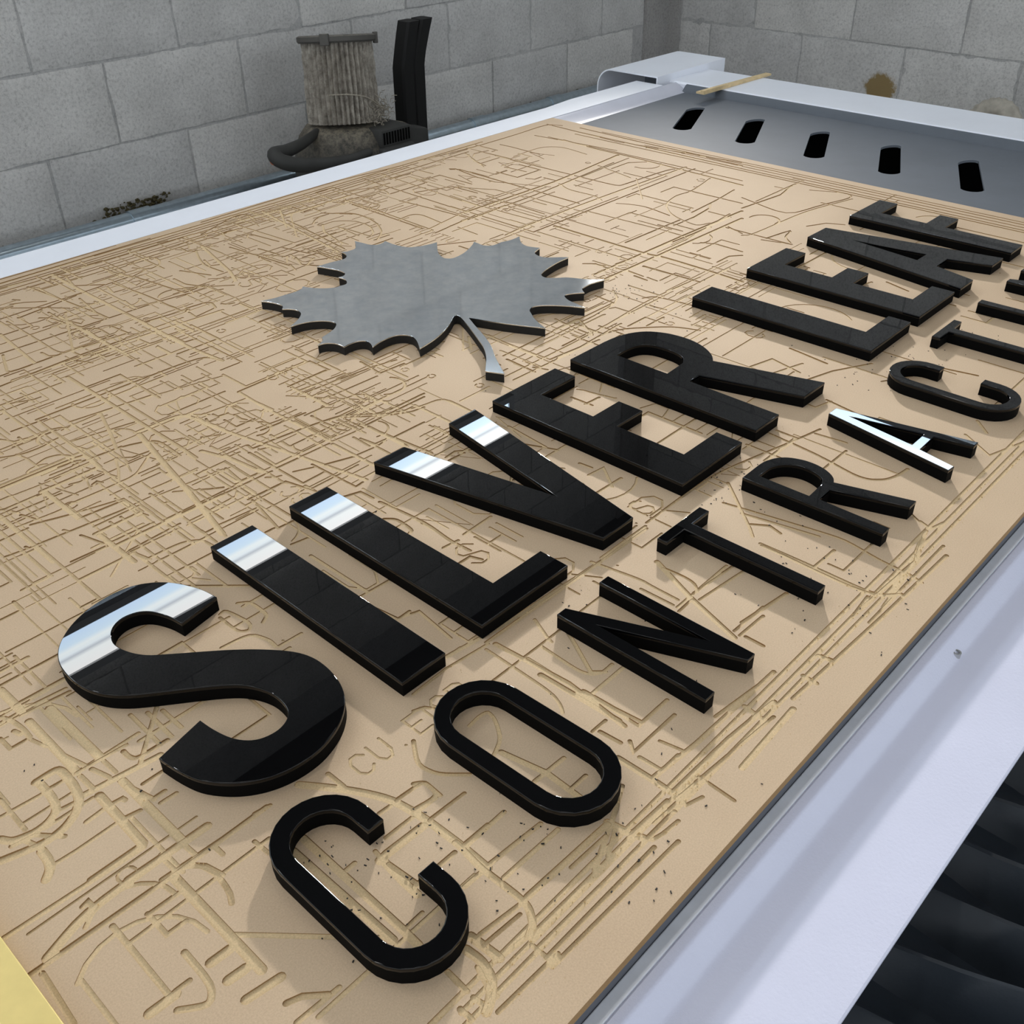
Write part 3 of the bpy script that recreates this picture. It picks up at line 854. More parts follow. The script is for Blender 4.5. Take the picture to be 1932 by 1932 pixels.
for _ in range(80):
    x, y = rg.uniform(-0.25, 1.1), rg.uniform(-0.1, 0.92)
    if rg.random() > dens(x, y):
        continue
    word(x, y, rg.choice((0.018, 0.022, 0.03, 0.045)), rg.randint(3, 9), rg.choice((0, 0, 0, math.pi / 2, -math.pi / 2)), 0.0022, rg.uniform(0.0005, 0.0009))
for _ in range(620):
    x, y = rg.uniform(-0.28, 1.2), rg.uniform(-0.17, 0.94)
    if rg.random() > dens(x, y):
        continue
    wd, dep = rg.choice((0.0024, 0.003, 0.0034)), rg.uniform(0.0005, 0.0011)
    k = rg.random()
    a = 0 if rg.random() < 0.5 else math.pi / 2
    c_, s_ = math.cos(a), math.sin(a)
    l1, l2 = rg.uniform(0.02, 0.13), rg.uniform(0.012, 0.06)
    T = lambda u, v: (min(max(x + c_ * u - s_ * v, BX0 + .02), BX1 - .02), min(max(y + s_ * u + c_ * v, BY0 + .035), BY1 - .02))
    if k < 0.40:
        stroke([T(0, 0), T(l1, 0)], wd, dep)
    elif k < 0.62:
        stroke([T(0, 0), T(l1, 0), T(l1, l2)], wd, dep)
    elif k < 0.76:
        stroke([T(0, l2), T(0, 0), T(l1, 0), T(l1, l2)], wd, dep)
    elif k < 0.86:
        r_ = rg.uniform(0.01, 0.05)
        a0 = rg.uniform(0, 6.28)
        stroke([T(r_ * math.cos(a0 + q * 0.25), r_ * math.sin(a0 + q * 0.25)) for q in range(rg.randint(6, 15))], wd, dep)
    elif k < 0.93:
        a2 = rg.uniform(0.3, 1.2)
        stroke([T(0, 0), T(l1 * math.cos(a2), l1 * math.sin(a2))], wd, dep)
    else:
        r_ = rg.uniform(0.003, 0.007)
        stroke([T(r_ * math.cos(q * 0.5), r_ * math.sin(q * 0.5)) for q in range(12)], 0.002, dep)
for _ in range(520):
    x, y = rg.uniform(-0.28, 0.85), rg.uniform(0.12, 0.93)
    if rg.random() > dens(x, y):
        continue
    wd, dep = rg.choice((0.0018, 0.0022, 0.0026)), rg.uniform(0.0004, 0.0009)
    l1 = rg.choice((0.02, 0.03, 0.05, 0.08, 0.14))
    gap = rg.uniform(0.005, 0.016)
    for q in range(rg.choice((1, 1, 2, 3))):
        if rg.random() < 0.6:
            stroke([(x, y + q * gap), (min(x + l1 * rg.uniform(.8, 1), BX1 - .02), y + q * gap)], wd, dep)
        else:
            stroke([(x + q * gap, y), (x + q * gap, max(y - l1 * rg.uniform(.8, 1), -0.15))], wd, dep)
# long rip lines close to the far long edge and the far end
for y in (0.953, 0.944, 0.936, 0.925, 0.914, 0.905, 0.893):
    xa = rg.uniform(-0.3, 0.2)
    xb = rg.uniform(0.7, 1.23)
    stroke([(xa, y + rg.uniform(-.002, .002)), (xb, y + rg.uniform(-.002, .002))], rg.uniform(.002, .004), 0.0009)
for x in (1.256, 1.246, 1.235, 1.222, 1.212):
    stroke([(x + rg.uniform(-.002, .002), rg.uniform(-0.19, 0.0)), (x, rg.uniform(0.7, 0.93))], rg.uniform(.002, .004), 0.0009)
for y in (-0.196, -0.19, -0.183):
    stroke([(rg.uniform(-.2, -.1), y), (rg.uniform(0.6, 1.0), y + rg.uniform(-.001, .001))], rg.uniform(.002, .004), 0.0008)

for _ in range(420):
    x, y = rg.uniform(-0.68, -0.2), rg.uniform(-0.17, 0.94)
    if y < 0.2 and rg.random() > 0.4:
        continue
    wd, dep = rg.choice((0.002, 0.0026, 0.0032)), rg.uniform(0.0005, 0.001)
    l1, l2 = rg.uniform(0.02, 0.12), rg.uniform(0.01, 0.05)
    k = rg.random()
    if k < 0.4:
        stroke([(x, y), (x + l1, y)], wd, dep)
    elif k < 0.7:
        stroke([(x, y), (x, max(y - l1, -0.19))], wd, dep)
    elif k < 0.9:
        stroke([(x, y), (x + l1, y), (x + l1, min(y + l2, 0.95))], wd, dep)
    else:
        stroke([(x + l2 * math.cos(q * 0.3), min(max(y + l2 * math.sin(q * 0.3), -0.2), 0.95)) for q in range(9)], wd, dep)
for x in (-0.62, -0.46, -0.33):
    stroke([(x, -0.15), (x + rg.uniform(-.01, .01), 0.9)], 0.0045, 0.001)
V = [Vector((BX0, BY0)), Vector((BX1, BY0)), Vector((BX1, BY1)), Vector((BX0, BY1))]
F = [[0, 1, 2, 3]]
DEP = [0.0]
for poly, dep in STROKES:
    poly = [Vector((min(max(p.x, BX0 + .001), BX1 - .001), min(max(p.y, BY0 + .001), BY1 - .001))) for p in poly]
    ar = sum(a.x * c_.y - c_.x * a.y for a, c_ in zip(poly, poly[1:] + poly[:1]))
    if abs(ar) < 1e-7:
        continue
    if ar < 0:
        poly.reverse()
    F.append(list(range(len(V), len(V) + len(poly))))
    V += poly
    DEP.append(dep)
rv, re, rf, ov, oe, of_ = delaunay_2d_cdt(V, [], F, 1, 2e-6, True)
fz = [max([DEP[i] for i in ids] or [0.0]) if ids else None for ids in of_]
lev = {}
verts, faces, mats = [], [], []


def vid(i, z):
    k = (i, round(z, 6))
    if k not in lev:
        lev[k] = len(verts)
        verts.append((rv[i].x, rv[i].y, -z))
    return lev[k]


edge_f = {}
for fi, f in enumerate(rf):
    if fz[fi] is None:
        continue
    faces.append([vid(i, fz[fi]) for i in f])
    mats.append(0 if fz[fi] == 0 else 1)
    for k in range(len(f)):
        a, b_ = f[k], f[(k + 1) % len(f)]
        edge_f.setdefault((min(a, b_), max(a, b_)), []).append((fi, a, b_))
for e, lst in edge_f.items():
    if len(lst) == 2:
        (f1, a, b_), (f2, _, _) = lst
        if abs(fz[f1] - fz[f2]) > 1e-6:
            hi, lo_ = (f1, f2) if fz[f1] < fz[f2] else (f2, f1)
            _, a, b_ = lst[0] if lst[0][0] == hi else lst[1]
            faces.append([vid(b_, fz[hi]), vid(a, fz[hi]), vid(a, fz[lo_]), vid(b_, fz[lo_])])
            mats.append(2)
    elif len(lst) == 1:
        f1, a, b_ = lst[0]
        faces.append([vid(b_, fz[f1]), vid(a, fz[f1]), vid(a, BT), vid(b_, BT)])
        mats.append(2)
me = bpy.data.meshes.new('fibreboard')
me.from_pydata(verts, [], faces)
me.polygons.foreach_set('material_index', mats)
me.update()
board = new_obj('fibreboard', me, ['mdf_top', 'mdf_cut', 'mdf_wall'])
tag(board, 'tan fibreboard sheet covered with engraved grooves lying on the router table', 'board')
print('BOARD', len(STROKES), len(faces))

# ================================================================== the letters
GA = 'large black letters of the first line'
GB = 'small black letters of the second line'


def letter(ch_label, loops_mm, z1, group, face_t=0.0022, tilt=None):
    xs = [p[0] for p in loops_mm[0]]
    ys = [p[1] for p in loops_mm[0]]
    ox, oy = (min(xs) + max(xs)) / 2000, (min(ys) + max(ys)) / 2000
    lp = [[(p[0] / 1000 - ox, p[1] / 1000 - oy) for p in l] for l in loops_mm]
    t_ = thing('sign_letter', ch_label, 'letter', (ox, oy, 0), group)
    zs = z1 - face_t
    new_obj('body', slab(lp, 0.0, zs - 0.0002, 0.0, 0.0001), 'foam_black', t_, smooth=35, flat_tops=True)
    new_obj('face', slab(lp, zs - 0.0012, z1, 0.0006), 'acrylic_black', t_, smooth=35, flat_tops=True)
    return t_


def rot(pts, deg, o=None):
    c_, s_ = math.cos(math.radians(deg)), math.sin(math.radians(deg))
    o = o or pts[0]
    return [(o[0] + c_ * (x - o[0]) - s_ * (y - o[1]), o[1] + s_ * (x - o[0]) + c_ * (y - o[1])) for x, y in pts]


HH = 232.0


def place(x, y, deg, pts):
    c_, s_ = math.cos(math.radians(deg)), math.sin(math.radians(deg))
    return [(x + c_ * a - s_ * b_, y + s_ * a + c_ * b_) for a, b_ in pts]


def Lshape(w_, fl, fh):
    return [(0, 0), (fl, 0), (fl, fh), (w_, fh), (w_, HH), (0, HH)]


def Eshape(fl, a1, w_, m2, ml, m1, fh):
    return [(0, 0), (fl, 0), (fl, fh), (w_, fh), (w_, m1), (ml, m1), (ml, m2), (w_, m2), (w_, a1), (fl, a1), (fl, HH), (0, HH)]


ZT = 0.013
S_pts = catmull([(-32, 173), (-34.5, 189), (-41, 206), (-49, 219), (-60, 229), (-72, 234.5), (-87, 236), (-104, 233.5), (-120, 227),
                 (-132, 218.5), (-141, 209), (-147, 198), (-150, 186), (-150.5, 171), (-148.5, 156), (-143, 142), (-134, 130), (-121, 118.5),
                 (-93, 96.5), (-79, 84), (-72, 75), (-67, 64), (-65, 53), (-66.5, 40), (-72, 31), (-82, 27), (-93, 28.5), (-101, 34), (-107, 44), (-110.5, 58), (-112, 72)], 4)
S_pts2 = catmull([(-148, 63), (-145.5, 46), (-141, 30), (-133, 17), (-124, 7.5), (-113, 0), (-100, -5), (-85, -7), (-70, -5.5), (-54, 0.5), (-42, 9),
                  (-33, 19.5), (-27, 33), (-24, 49), (-24.5, 65), (-30, 80), (-43, 98), (-61, 117), (-90, 143), (-102, 154.5), (-109, 167), (-112, 181),
                  (-108.5, 193), (-102, 200.5), (-93, 204), (-83, 202), (-76, 196), (-71.5, 187), (-68.5, 177), (-67, 166)], 4)
letter('large glossy black letter S at the near end of the line', [S_pts + S_pts2], ZT, GA)
LI = letter('large glossy black letter I, a plain bar between the S and the L', [place(0.7, -1.1, 0.03, [(0, 0), (41, 0), (41, HH), (0, HH)])], ZT, GA)
LI.rotation_euler = (math.radians(0.22), 0, 0)
LI.location.z = 0.00045
letter('large glossy black letter L between the I and the V', [place(79.9, -0.3, 0, Lshape(41.5, 96.9, 28.7))], ZT, GA)
letter('large glossy black letter V with bright tips', [[(176, 232), (213, 231.5), (245, 70), (272, 232), (309, 233), (264, 1.5), (224, 1.5)]], ZT, GA)
letter('large glossy black letter E between the V and the large R', [place(333.6, 0, 0.08, Eshape(96.6, 204, 42.5, 135.9, 83.6, 106.4, 28.4))], ZT, GA)
Ro = [(457, 233.5)] + catmull([(515, 233.5), (532, 232), (551, 227), (569, 215), (580, 196), (584, 176), (583, 158), (577, 140), (567, 125), (556, 116)], 4) + \
     [(590, 2), (549, 2), (518, 108), (500, 108), (499.5, 2), (458, 2)]
Ri = [(498.5, 202.5)] + catmull([(512, 203), (525, 202.5), (537, 198), (544.5, 188), (547, 172), (546, 157), (541, 145.5), (531, 137.5)], 4) + [(499, 135.5)]
letter('large glossy black letter R below the silver leaf', [Ro, Ri], ZT, GA)
letter('large black letter L, first of the second word, below the wide gap', [place(689.7, 0.5, 0.8, Lshape(42.4, 100.1, 27.3))], ZT, GA)
letter('large black letter E between the second L and the large A', [place(810.9, 0.8, 0.28, Eshape(98.1, 202.8, 43.5, 135.3, 86.1, 106.7, 28.8))], ZT, GA)
letter('large black letter A between the second E and the F', [[(965, 233), (1015, 233), (1060, 1), (1025, 1), (1009, 54), (976, 54), (961, 0), (924, 0)],
                                                              [(994, 179), (1008, 82), (980, 82)]], ZT, GA)
letter('large black letter F at the far end of the line', [place(1085.4, 0, 0.33, [(0, 0), (40, 0), (40, 107.5), (86.5, 107.5), (86.5, 134.8), (40, 134.8), (40, 203.6), (95.1, 203.6), (95.1, HH), (0, HH)])], ZT, GA)

ZS = 0.0135


def stadium(cx_, y0, y1, w_, n=12):
    r_ = w_ / 2
    return [(cx_ + r_ * math.cos(math.pi * k / n), y1 - r_ + r_ * math.sin(math.pi * k / n)) for k in range(n + 1)] + \
           [(cx_ - r_ * math.cos(math.pi * k / n), y0 + r_ - r_ * math.sin(math.pi * k / n)) for k in range(n + 1)]


def Cshape(x0, w_, top, bot, y_hi, y_lo, st=11.2, n=14):
    cx_ = x0 + w_ / 2
    R_, r_ = w_ / 2, w_ / 2 - st
    out = [(x0 + w_, y_hi)] + [(cx_ + R_ * math.cos(a), top - R_ + R_ * math.sin(a)) for a in [math.pi * k / n for k in range(n + 1)]]
    out += [(cx_ - R_ * math.cos(a), bot + R_ - R_ * math.sin(a)) for a in [math.pi * k / n for k in range(n + 1)]] + [(x0 + w_, y_lo)]
    out += [(x0 + w_ - st, y_lo)] + [(cx_ + r_ * math.cos(a), bot + R_ - r_ * math.sin(a)) for a in [math.pi * k / n for k in range(n + 1)]]
    out += [(cx_ - r_ * math.cos(a), top - R_ + r_ * math.sin(a)) for a in [math.pi * k / n for k in range(n + 1)]] + [(x0 + w_ - st, y_hi)]
    return out


letter('small black letter C at the near end of the second line', [Cshape(-147.5, 64, -31, -168, -78, -121, 12.0)], ZS, GB)
O_o, O_i = stadium(17.5, -168, -30.5, 66), stadium(17.5, -156.5, -41.5, 43)
letter('small black ring shaped letter O', [rot(O_o, 1.8, (17.5, -99)), rot(O_i, 1.8, (17.5, -99))], ZS, GB)
letter('small black letter N between the O and the T', [[(126, -33), (135.5, -33), (177, -133), (176.5, -32.5), (187, -32.5), (187, -164), (178, -164), (136.5, -62.5), (136.5, -164), (126, -164)]], ZS, GB)
letter('small black letter T between the N and the small R', [[(253, -31.5), (313.5, -31.5), (313.5, -41), (289, -41), (289, -163), (278, -163), (277.5, -41), (253, -41)]], ZS, GB)
R2o = [(377.5, -33.5)] + catmull([(405, -33), (415, -34), (426, -38.5), (434, -46), (439, -57), (440.5, -68), (439, -79), (435, -88), (430, -94), (424, -97.5)], 4) + \
      [(444, -164), (432, -164), (411, -100.5), (391.5, -101), (391.5, -165), (380.5, -165)]
R2i = [(389.5, -43)] + catmull([(404, -43), (411, -44), (420, -49), (426, -57), (428.5, -67), (427, -78), (422, -87), (413, -91)], 4) + [(390.5, -92)]
letter('small black letter R with a white highlight along its stem', [R2o, R2i], ZS, GB)
letter('small black letter A shining white on its face', [[(533, -33.5), (547, -33.5), (575, -164), (565, -164), (557.5, -129), (527, -129.5), (519, -165), (509, -164)],
                                                        [(541, -51), (556.5, -120), (530, -120)]], ZS, GB)
letter('small black letter C with a grey sheen on its face', [rot(Cshape(642, 62, -32, -165, -75.5, -118.5, 11.0), 0.3, (673, -99))], ZS, GB)
letter('small black letter T beside the foot of the second large L', [[(769, -32.5), (828, -32.5), (828, -41.5), (805, -42), (806, -164), (795, -164), (792.5, -42), (769, -41.5)]], ZS, GB)
letter('small black letter I, a thin bar cut by the right picture edge', [[(895, -33), (906, -33), (909, -164), (898, -164)]], ZS, GB)
letter('small black letter N cut by the right picture edge', [[(983.5, -33), (993, -33), (1032, -133), (1030, -33), (1041, -33), (1043, -164), (1034, -164), (994.5, -62), (996, -164), (985, -164)]], ZS, GB)

# ------------------------------------------------------------------ silver maple leaf
ZL = 0.011
LA = (470, 430, 5.22)
LB = (800, 430, 5.22)
LC = (780, 560, 6.9)
leaf_segs = [
    (LC, "935,965 1187,1000 1090,830 1050,740 1030,680 990,600 900,480 800,370 760,320 715,268 1200,345 1700,403 1728,412"),
    (LB, "1150,950 1090,895 1055,840 1040,812 1055,785 1100,768 1200,760 1330,762 1450,770 1590,785 1500,745 1430,715 1392,685 1380,668 1410,652 1500,640 1580,635 1560,612 1562,592 1590,575 1650,545 1780,508 1700,508 1600,505 1500,495 1400,487 1300,492 1210,490 1170,478 1155,460 1165,440 1200,410 1260,370 1330,330 1425,288 1350,287 1250,290 1180,288 1130,275 1095,255 1090,240 1110,220 1142,195 1090,190 1020,180 975,160 950,130 940,82 890,105 830,125 760,140 700,165 640,175 580,170 530,150 492,135 480,160 450,195 400,240 340,275 270,300 200,298 160,270 135,230 128,140"),
    (LA, "1780,160 1680,180 1580,190 1500,180 1420,160 1340,128 1310,150 1260,165 1190,165 1130,150 1040,128 1048,160 1050,180 1040,205 1000,220 960,232 905,235 940,250 960,275 950,295 915,312 800,340 700,370 663,378 720,385 800,400 880,415 930,435 945,450 930,470 880,485 920,495 950,510 963,535 950,555 895,570 850,585 750,595 650,592 560,582 528,575 515,600 450,630 350,660 250,690 112,720 180,725 250,738 310,755 332,775 325,798 400,797 460,805 500,825 510,850 490,890 450,930 405,970 500,940 600,920 700,912 780,915 840,930 858,950 840,990 790,1030 715,1080 725,1095 715,1120 670,1155 740,1135 810,1132 870,1142 935,1170 1000,1135 1080,1112 1140,1110 1180,1125 1205,1150 1215,1172 1280,1125 1370,1080 1450,1055 1540,1052 1600,1065 1640,1095 1665,1140 1680,1187"),
    (LC, "200,600 300,530 400,440 480,340 530,250 560,240 590,245 640,290 700,360 770,450 850,560 910,650 940,740 948,820 940,900"),
]
lp = []
for (ox, oy, sc), s in leaf_segs:
    for x, y in loops(s)[0]:
        p = at(ox + x / sc, oy + y / sc, ZL)
        lp.append((p.x, p.y))
cx_ = sum(p[0] for p in lp) / len(lp)
cy_ = sum(p[1] for p in lp) / len(lp)
lp = [(x - cx_, y - cy_) for x, y in lp]
# smooth the bays, keep the tips sharp
fine = []
n = len(lp)
for i in range(n):
    a, b_, c_, d = [Vector(lp[(i + k) % n]) for k in (-1, 0, 1, 2)]
    fine.append(b_)
    if (c_ - b_).length > 0.006:
        def ang(p, q, r_):
            return (q - p).angle(r_ - q, 0)
        m0 = (c_ - a) * 0.5 if ang(a, b_, c_) < 0.9 else (c_ - b_)
        m1 = (d - b_) * 0.5 if ang(b_, c_, d) < 0.9 else (c_ - b_)
        for t_ in (0.33, 0.67):
            h00, h10, h01, h11 = 2 * t_**3 - 3 * t_**2 + 1, t_**3 - 2 * t_**2 + t_, -2 * t_**3 + 3 * t_**2, t_**3 - t_**2
            fine.append(b_ * h00 + m0 * h10 + c_ * h01 + m1 * h11)
LF = thing('maple_leaf', 'silver faced maple leaf cutout with black edges', 'leaf sign', (cx_, cy_, 0))
new_obj('body', slab([fine], 0.0, ZL - 0.0017, 0.0, 0.0003), 'foam_charcoal', LF, smooth=30, flat_tops=True)
new_obj('face', slab([fine], ZL - 0.0015, ZL, 0.0002), 'silver_face', LF, smooth=30, flat_tops=True)

# ------------------------------------------------------------------ brass sheet in the near corner
br = new_obj('brass_sheet', boxes((-0.16, 0.16, -0.19, 0.19, 0, 0.008), bev=0.0006), 'brass_face', None, (-0.4311, -0.0052, 0))
tag(br, 'yellow brushed brass coloured sheet at the near left corner', 'sheet')

# ------------------------------------------------------------------ small metal collar on the lilac cover
b = bmesh.new()
seg = 20
ri = [0.0032, 0.0032, 0.0021, 0.0021]
zz = [0.0, 0.0052, 0.0052, 0.0008]
rings = [[b.verts.new((r_ * math.cos(2 * math.pi * k / seg), r_ * math.sin(2 * math.pi * k / seg), z)) for k in range(seg)] for r_, z in zip(ri, zz)]
for i in range(3):
    for k in range(seg):
        b.faces.new((rings[i][k], rings[i][(k + 1) % seg], rings[i + 1][(k + 1) % seg], rings[i + 1][k]))
b.faces.new(rings[3])
bmesh.ops.recalc_face_normals(b, faces=b.faces)
p = at(1803, 1240, -0.0303)
o = new_obj('metal_collar', b, 'steel', None, (p.x, p.y - 0.004, -0.0302), 40)
o.location = (p.x, p.y, -0.0302)
tag(o, 'tiny shiny metal collar standing on the lilac side cover', 'collar')

# ------------------------------------------------------------------ wooden offcut on the end rail
t = thing('wood_offcut', 'thin split pine stick lying across the white end rail', 'stick', (1.70, 0.855, 0.0002), None, 0)
pa, pb = at(1321, 174, 0.004), at(1450, 138, 0.004)
b = bmesh.new()
d = (pb - pa)
d.z = 0
nrm = Vector((-d.y, d.x, 0)).normalized()


def plank(b, s0, s1, w0, w1, z0, z1, off=0.0):
    q = []
    for z in (z0, z1):
        for s, w_ in ((s0, w0), (s1, w1)):
            base = pa + d * s + nrm * off - t.location
            for sg in (-1, 1):
                q.append(b.verts.new((base.x + nrm.x * w_ * sg, base.y + nrm.y * w_ * sg, z)))
    for f in ((0, 1, 3, 2), (4, 6, 7, 5), (0, 2, 6, 4), (1, 5, 7, 3), (0, 4, 5, 1), (2, 3, 7, 6)):
        b.faces.new([q[i] for i in f])


plank(b, 0.0, 1.0, 0.0105, 0.0075, 0, 0.004)
bmesh.ops.recalc_face_normals(b, faces=b.faces)
new_obj('strip', b, 'pine', t)
b = bmesh.new()
plank(b, 0.0, 0.36, 0.0045, 0.004, 0.0042, 0.008, -0.005)
bmesh.ops.recalc_face_normals(b, faces=b.faces)
new_obj('splinter', b, 'pine', t)

# ================================================================== behind the table
# galvanised conduit
cd = thing('conduit', 'galvanised steel conduit running along the foot of the block wall', 'pipe', (1.0, 2.125, -0.372))
new_obj('pipe', tube([(-2.4, 0, 0), (2.05, 0, 0)], 0.0225, 20), 'galvanised', cd, None, 40)
for x in (-0.05, 1.22, 1.62):
    new_obj('coupling', tube([(x - 0.03, 0, 0), (x + 0.03, 0, 0)], 0.026, 20), 'galvanised', cd, None, 40)

# dirt at the foot of the wall
b = bmesh.new()
rd = random.Random(5)
for _ in range(700):
    x = rd.gauss(0.98, 0.07) if rd.random() < 0.45 else rd.uniform(0.5, 3.0)
    s = rd.uniform(0.0015, 0.0055)
    z = -0.393 + rd.uniform(0, 0.03) * (1.6 if abs(x - 0.98) < 0.1 else 0.7)
    y = 2.196 - rd.uniform(0, 0.03)
    m = bmesh.ops.create_icosphere(b, subdivisions=1, radius=s)
    for v in m['verts']:
        v.co = Vector((x, y, z)) + Vector((v.co.x * rd.uniform(.7, 1.8), v.co.y, v.co.z * rd.uniform(.6, 1.2)))
o = new_obj('wall_dirt', b, 'moss')
tag(o, 'dark crumbly dirt gathered along the foot of the block wall', 'dirt', kind='stuff')

# vacuum head turned upside down with its dusty pleated filter
VX, VY = 1.487, 1.90
VC = thing('vacuum_head', 'dusty black shop vacuum head with a pleated filter on top', 'vacuum', (VX, VY, -0.395))
zb = 0.395


def vz(z):
    return z + zb


prof = [(0.150, vz(-0.395)), (0.152, vz(-0.33)), (0.150, vz(-0.28)), (0.132, vz(-0.225)), (0.112, vz(-0.200)), (0.095, vz(-0.192)), (0.0, vz(-0.190))]
prof[-1] = (0.002, vz(-0.190))
new_obj('drum', lathe(prof, 40), 'vac_dusty', VC, None, 40)
b = boxes((-0.010, 0.113, -0.165, -0.03, vz(-0.36), vz(-0.235)))
for v in b.verts:
    if v.co.z > vz(-0.3):
        v.co.x = 0.045 + (v.co.x - 0.045) * 0.93
        v.co.y = -0.1 + (v.co.y + 0.1) * 0.95
bevel_all(b, 0.012, 3)
mh = new_obj('motor_housing', b, 'vac_plastic', VC, None, 40)
b = boxes((-0.003, 0.103, -0.150, -0.028, vz(-0.24), vz(-0.192)), bev=0.006)
vg = new_obj('vent_grille', b, 'vac_plastic', mh, None, 40)
b = bmesh.new()
for k in range(10):
    box(b, 0.003 + k * 0.0098, 0.0082 + k * 0.0098, -0.1515, -0.1485, vz(-0.229), vz(-0.199))
new_obj('vent_slots', b, 'void_black', mh)
# carrying handle ring on the left
ring = catmull([(-0.10, 0.0, vz(-0.200)), (-0.18, -0.04, vz(-0.206)), (-0.26, -0.08, vz(-0.202)), (-0.312, -0.10, vz(-0.197)), (-0.305, -0.122, vz(-0.212)),
                (-0.26, -0.135, vz(-0.228)), (-0.20, -0.14, vz(-0.237)), (-0.12, -0.145, vz(-0.243)), (-0.04, -0.14, vz(-0.240))], 6)
h = new_obj('handle', tube(ring, [0.011 + 0.008 * math.sin(math.pi * i / (len(ring) - 1)) for i in range(len(ring))], 12), 'vac_plastic', VC, None, 50)
new_obj('handle_button', tube([(-0.312, -0.108, vz(-0.206)), (-0.328, -0.108, vz(-0.207))], 0.011, 10), 'orange_plastic', h)
new_obj('side_skirt', prism([(-0.20, vz(-0.30)), (-0.15, vz(-0.275)), (-0.14, vz(-0.285)), (-0.14, vz(-0.395)), (-0.19, vz(-0.395))], -0.10, 0.06), 'vac_plastic', VC)
b = boxes((0.135, 0.215, -0.10, -0.04, vz(-0.395), vz(-0.232)))
for v in b.verts:
    if v.co.x < 0.17 and v.co.z > vz(-0.3):
        v.co.z += 0.018
bevel_all(b, 0.008, 2)
new_obj('latch', b, 'vac_plastic', VC, None, 40)
new_obj('latch_arm', tube([(0.09, -0.05, vz(-0.205)), (0.15, -0.06, vz(-0.222)), (0.18, -0.07, vz(-0.24))], 0.013, 10), 'vac_dusty', VC)
# pleated cartridge
b = bmesh.new()
N = 84
levels = 14
rr = random.Random(8)
wob = [rr.uniform(-1, 1) for _ in range(N)]
rings = []
for j in range(levels + 1):
    f_ = j / levels
    z = vz(-0.192 + 0.203 * f_)
    rg_ = []
    for k in range(N):
        a = 2 * math.pi * k / N + 0.012 * wob[k] * math.sin(f_ * 9 + k)
        r_ = (0.094 if k % 2 == 0 else 0.079) + 0.002 * rr.uniform(-1, 1) + (0.004 * (1 - f_))
        rg_.append(b.verts.new((r_ * math.cos(a) - 0.004 + 0.0 * f_, r_ * math.sin(a), z)))
    rings.append(rg_)
for j in range(levels):
    for k in range(N):
        b.faces.new((rings[j][k], rings[j][(k + 1) % N], rings[j + 1][(k + 1) % N], rings[j + 1][k]))
b.faces.new(rings[-1])
b.faces.new(list(reversed(rings[0])))
flt = new_obj('filter', b, 'filter_pleat', VC)
flt.matrix_parent_inverse = Matrix.Identity(4)
flt.matrix_basis = Matrix.Translation((0, 0, vz(-0.192))) @ Matrix.Rotation(math.radians(-9), 4, Vector((2.30, -1.80, 0)).normalized()) @ Matrix.Translation((0, 0, -vz(-0.192)))
new_obj('filter_cap', lathe([(0.02, vz(0.006)), (0.1, vz(0.006)), (0.104, vz(0.010)), (0.104, vz(0.021)), (0.098, vz(0.024)), (0.02, vz(0.024))], 40), 'filter_dusty', flt, (-0.004, 0, 0), 40)
for a in (math.radians(-145), math.radians(-35)):
    new_obj('cap_clip', boxes((-0.012, 0.012, -0.006, 0.006, vz(0.0), vz(0.028)), bev=0.002), 'filter_dusty', flt, (-0.004 + 0.103 * math.cos(a), 0.103 * math.sin(a), 0)).rotation_euler = (0, 0, a + math.pi / 2)
new_obj('string', tube(catmull([(-0.085, -0.048, vz(-0.118)), (-0.05, -0.088, vz(-0.118)), (0.0, -0.1, vz(-0.128)), (0.04, -0.098, vz(-0.150)), (0.075, -0.085, vz(-0.165))], 5), 0.0018, 6), 'dust_tuft', flt)
b = bmesh.new()
for _ in range(170):
    a = rr.gauss(-1.05, 0.35)
    z = vz(rr.gauss(-0.168, 0.016))
    r_ = 0.098 + abs(rr.gauss(0, 0.012))
    p = Vector((r_ * math.cos(a), r_ * math.sin(a), z))
    q = p + Vector((rr.uniform(-1, 1), rr.uniform(-1, 1), rr.uniform(-1, 1))) * 0.014
    m_ = (p + q) / 2 + Vector((rr.uniform(-1, 1), rr.uniform(-1, 1), rr.uniform(-1, 1))) * 0.005
    tube([p, m_, q], 0.0009, 4, b)
o = new_obj('dust_tuft', b, 'dust_tuft', flt)
tag(o, kind='stuff')

# two black rubber profiles standing together against nothing but their own bend
t = thing('rubber_profile', 'tall black bent rubber profile split in two at its top beside the vacuum', 'profile', (1.775, 1.95, -0.395))


def bar(x_of_z, w_of_z, zs_, dep, y0):
    b_ = bmesh.new()
    rs_ = []
    for z in zs_:
        x, w_ = x_of_z(z), w_of_z(z)
        h_, dp = w_ / 2, dep / 2
        k = 0.006
        pts = [(x - h_ + k, y0 - dp), (x + h_ - k, y0 - dp), (x + h_, y0 - dp + k), (x + h_, y0 + dp - k), (x + h_ - k, y0 + dp), (x - h_ + k, y0 + dp), (x - h_, y0 + dp - k), (x - h_, y0 - dp + k)]
        rs_.append([b_.verts.new((px_, py_, z)) for px_, py_ in pts])
    for i in range(len(rs_) - 1):
        for k in range(8):
            b_.faces.new((rs_[i][k], rs_[i][(k + 1) % 8], rs_[i + 1][(k + 1) % 8], rs_[i + 1][k]))
    b_.faces.new(list(reversed(rs_[0])))
    b_.faces.new(rs_[-1])
    bmesh.ops.recalc_face_normals(b_, faces=b_.faces)
    return b_


def bend(z):
    zz_ = z - 0.395
    if zz_ < -0.10:
        return 0.0 + 0.004 * (zz_ + 0.1) / 0.3
    return 0.036 * ((zz_ + 0.10) / 0.12) ** 1.2


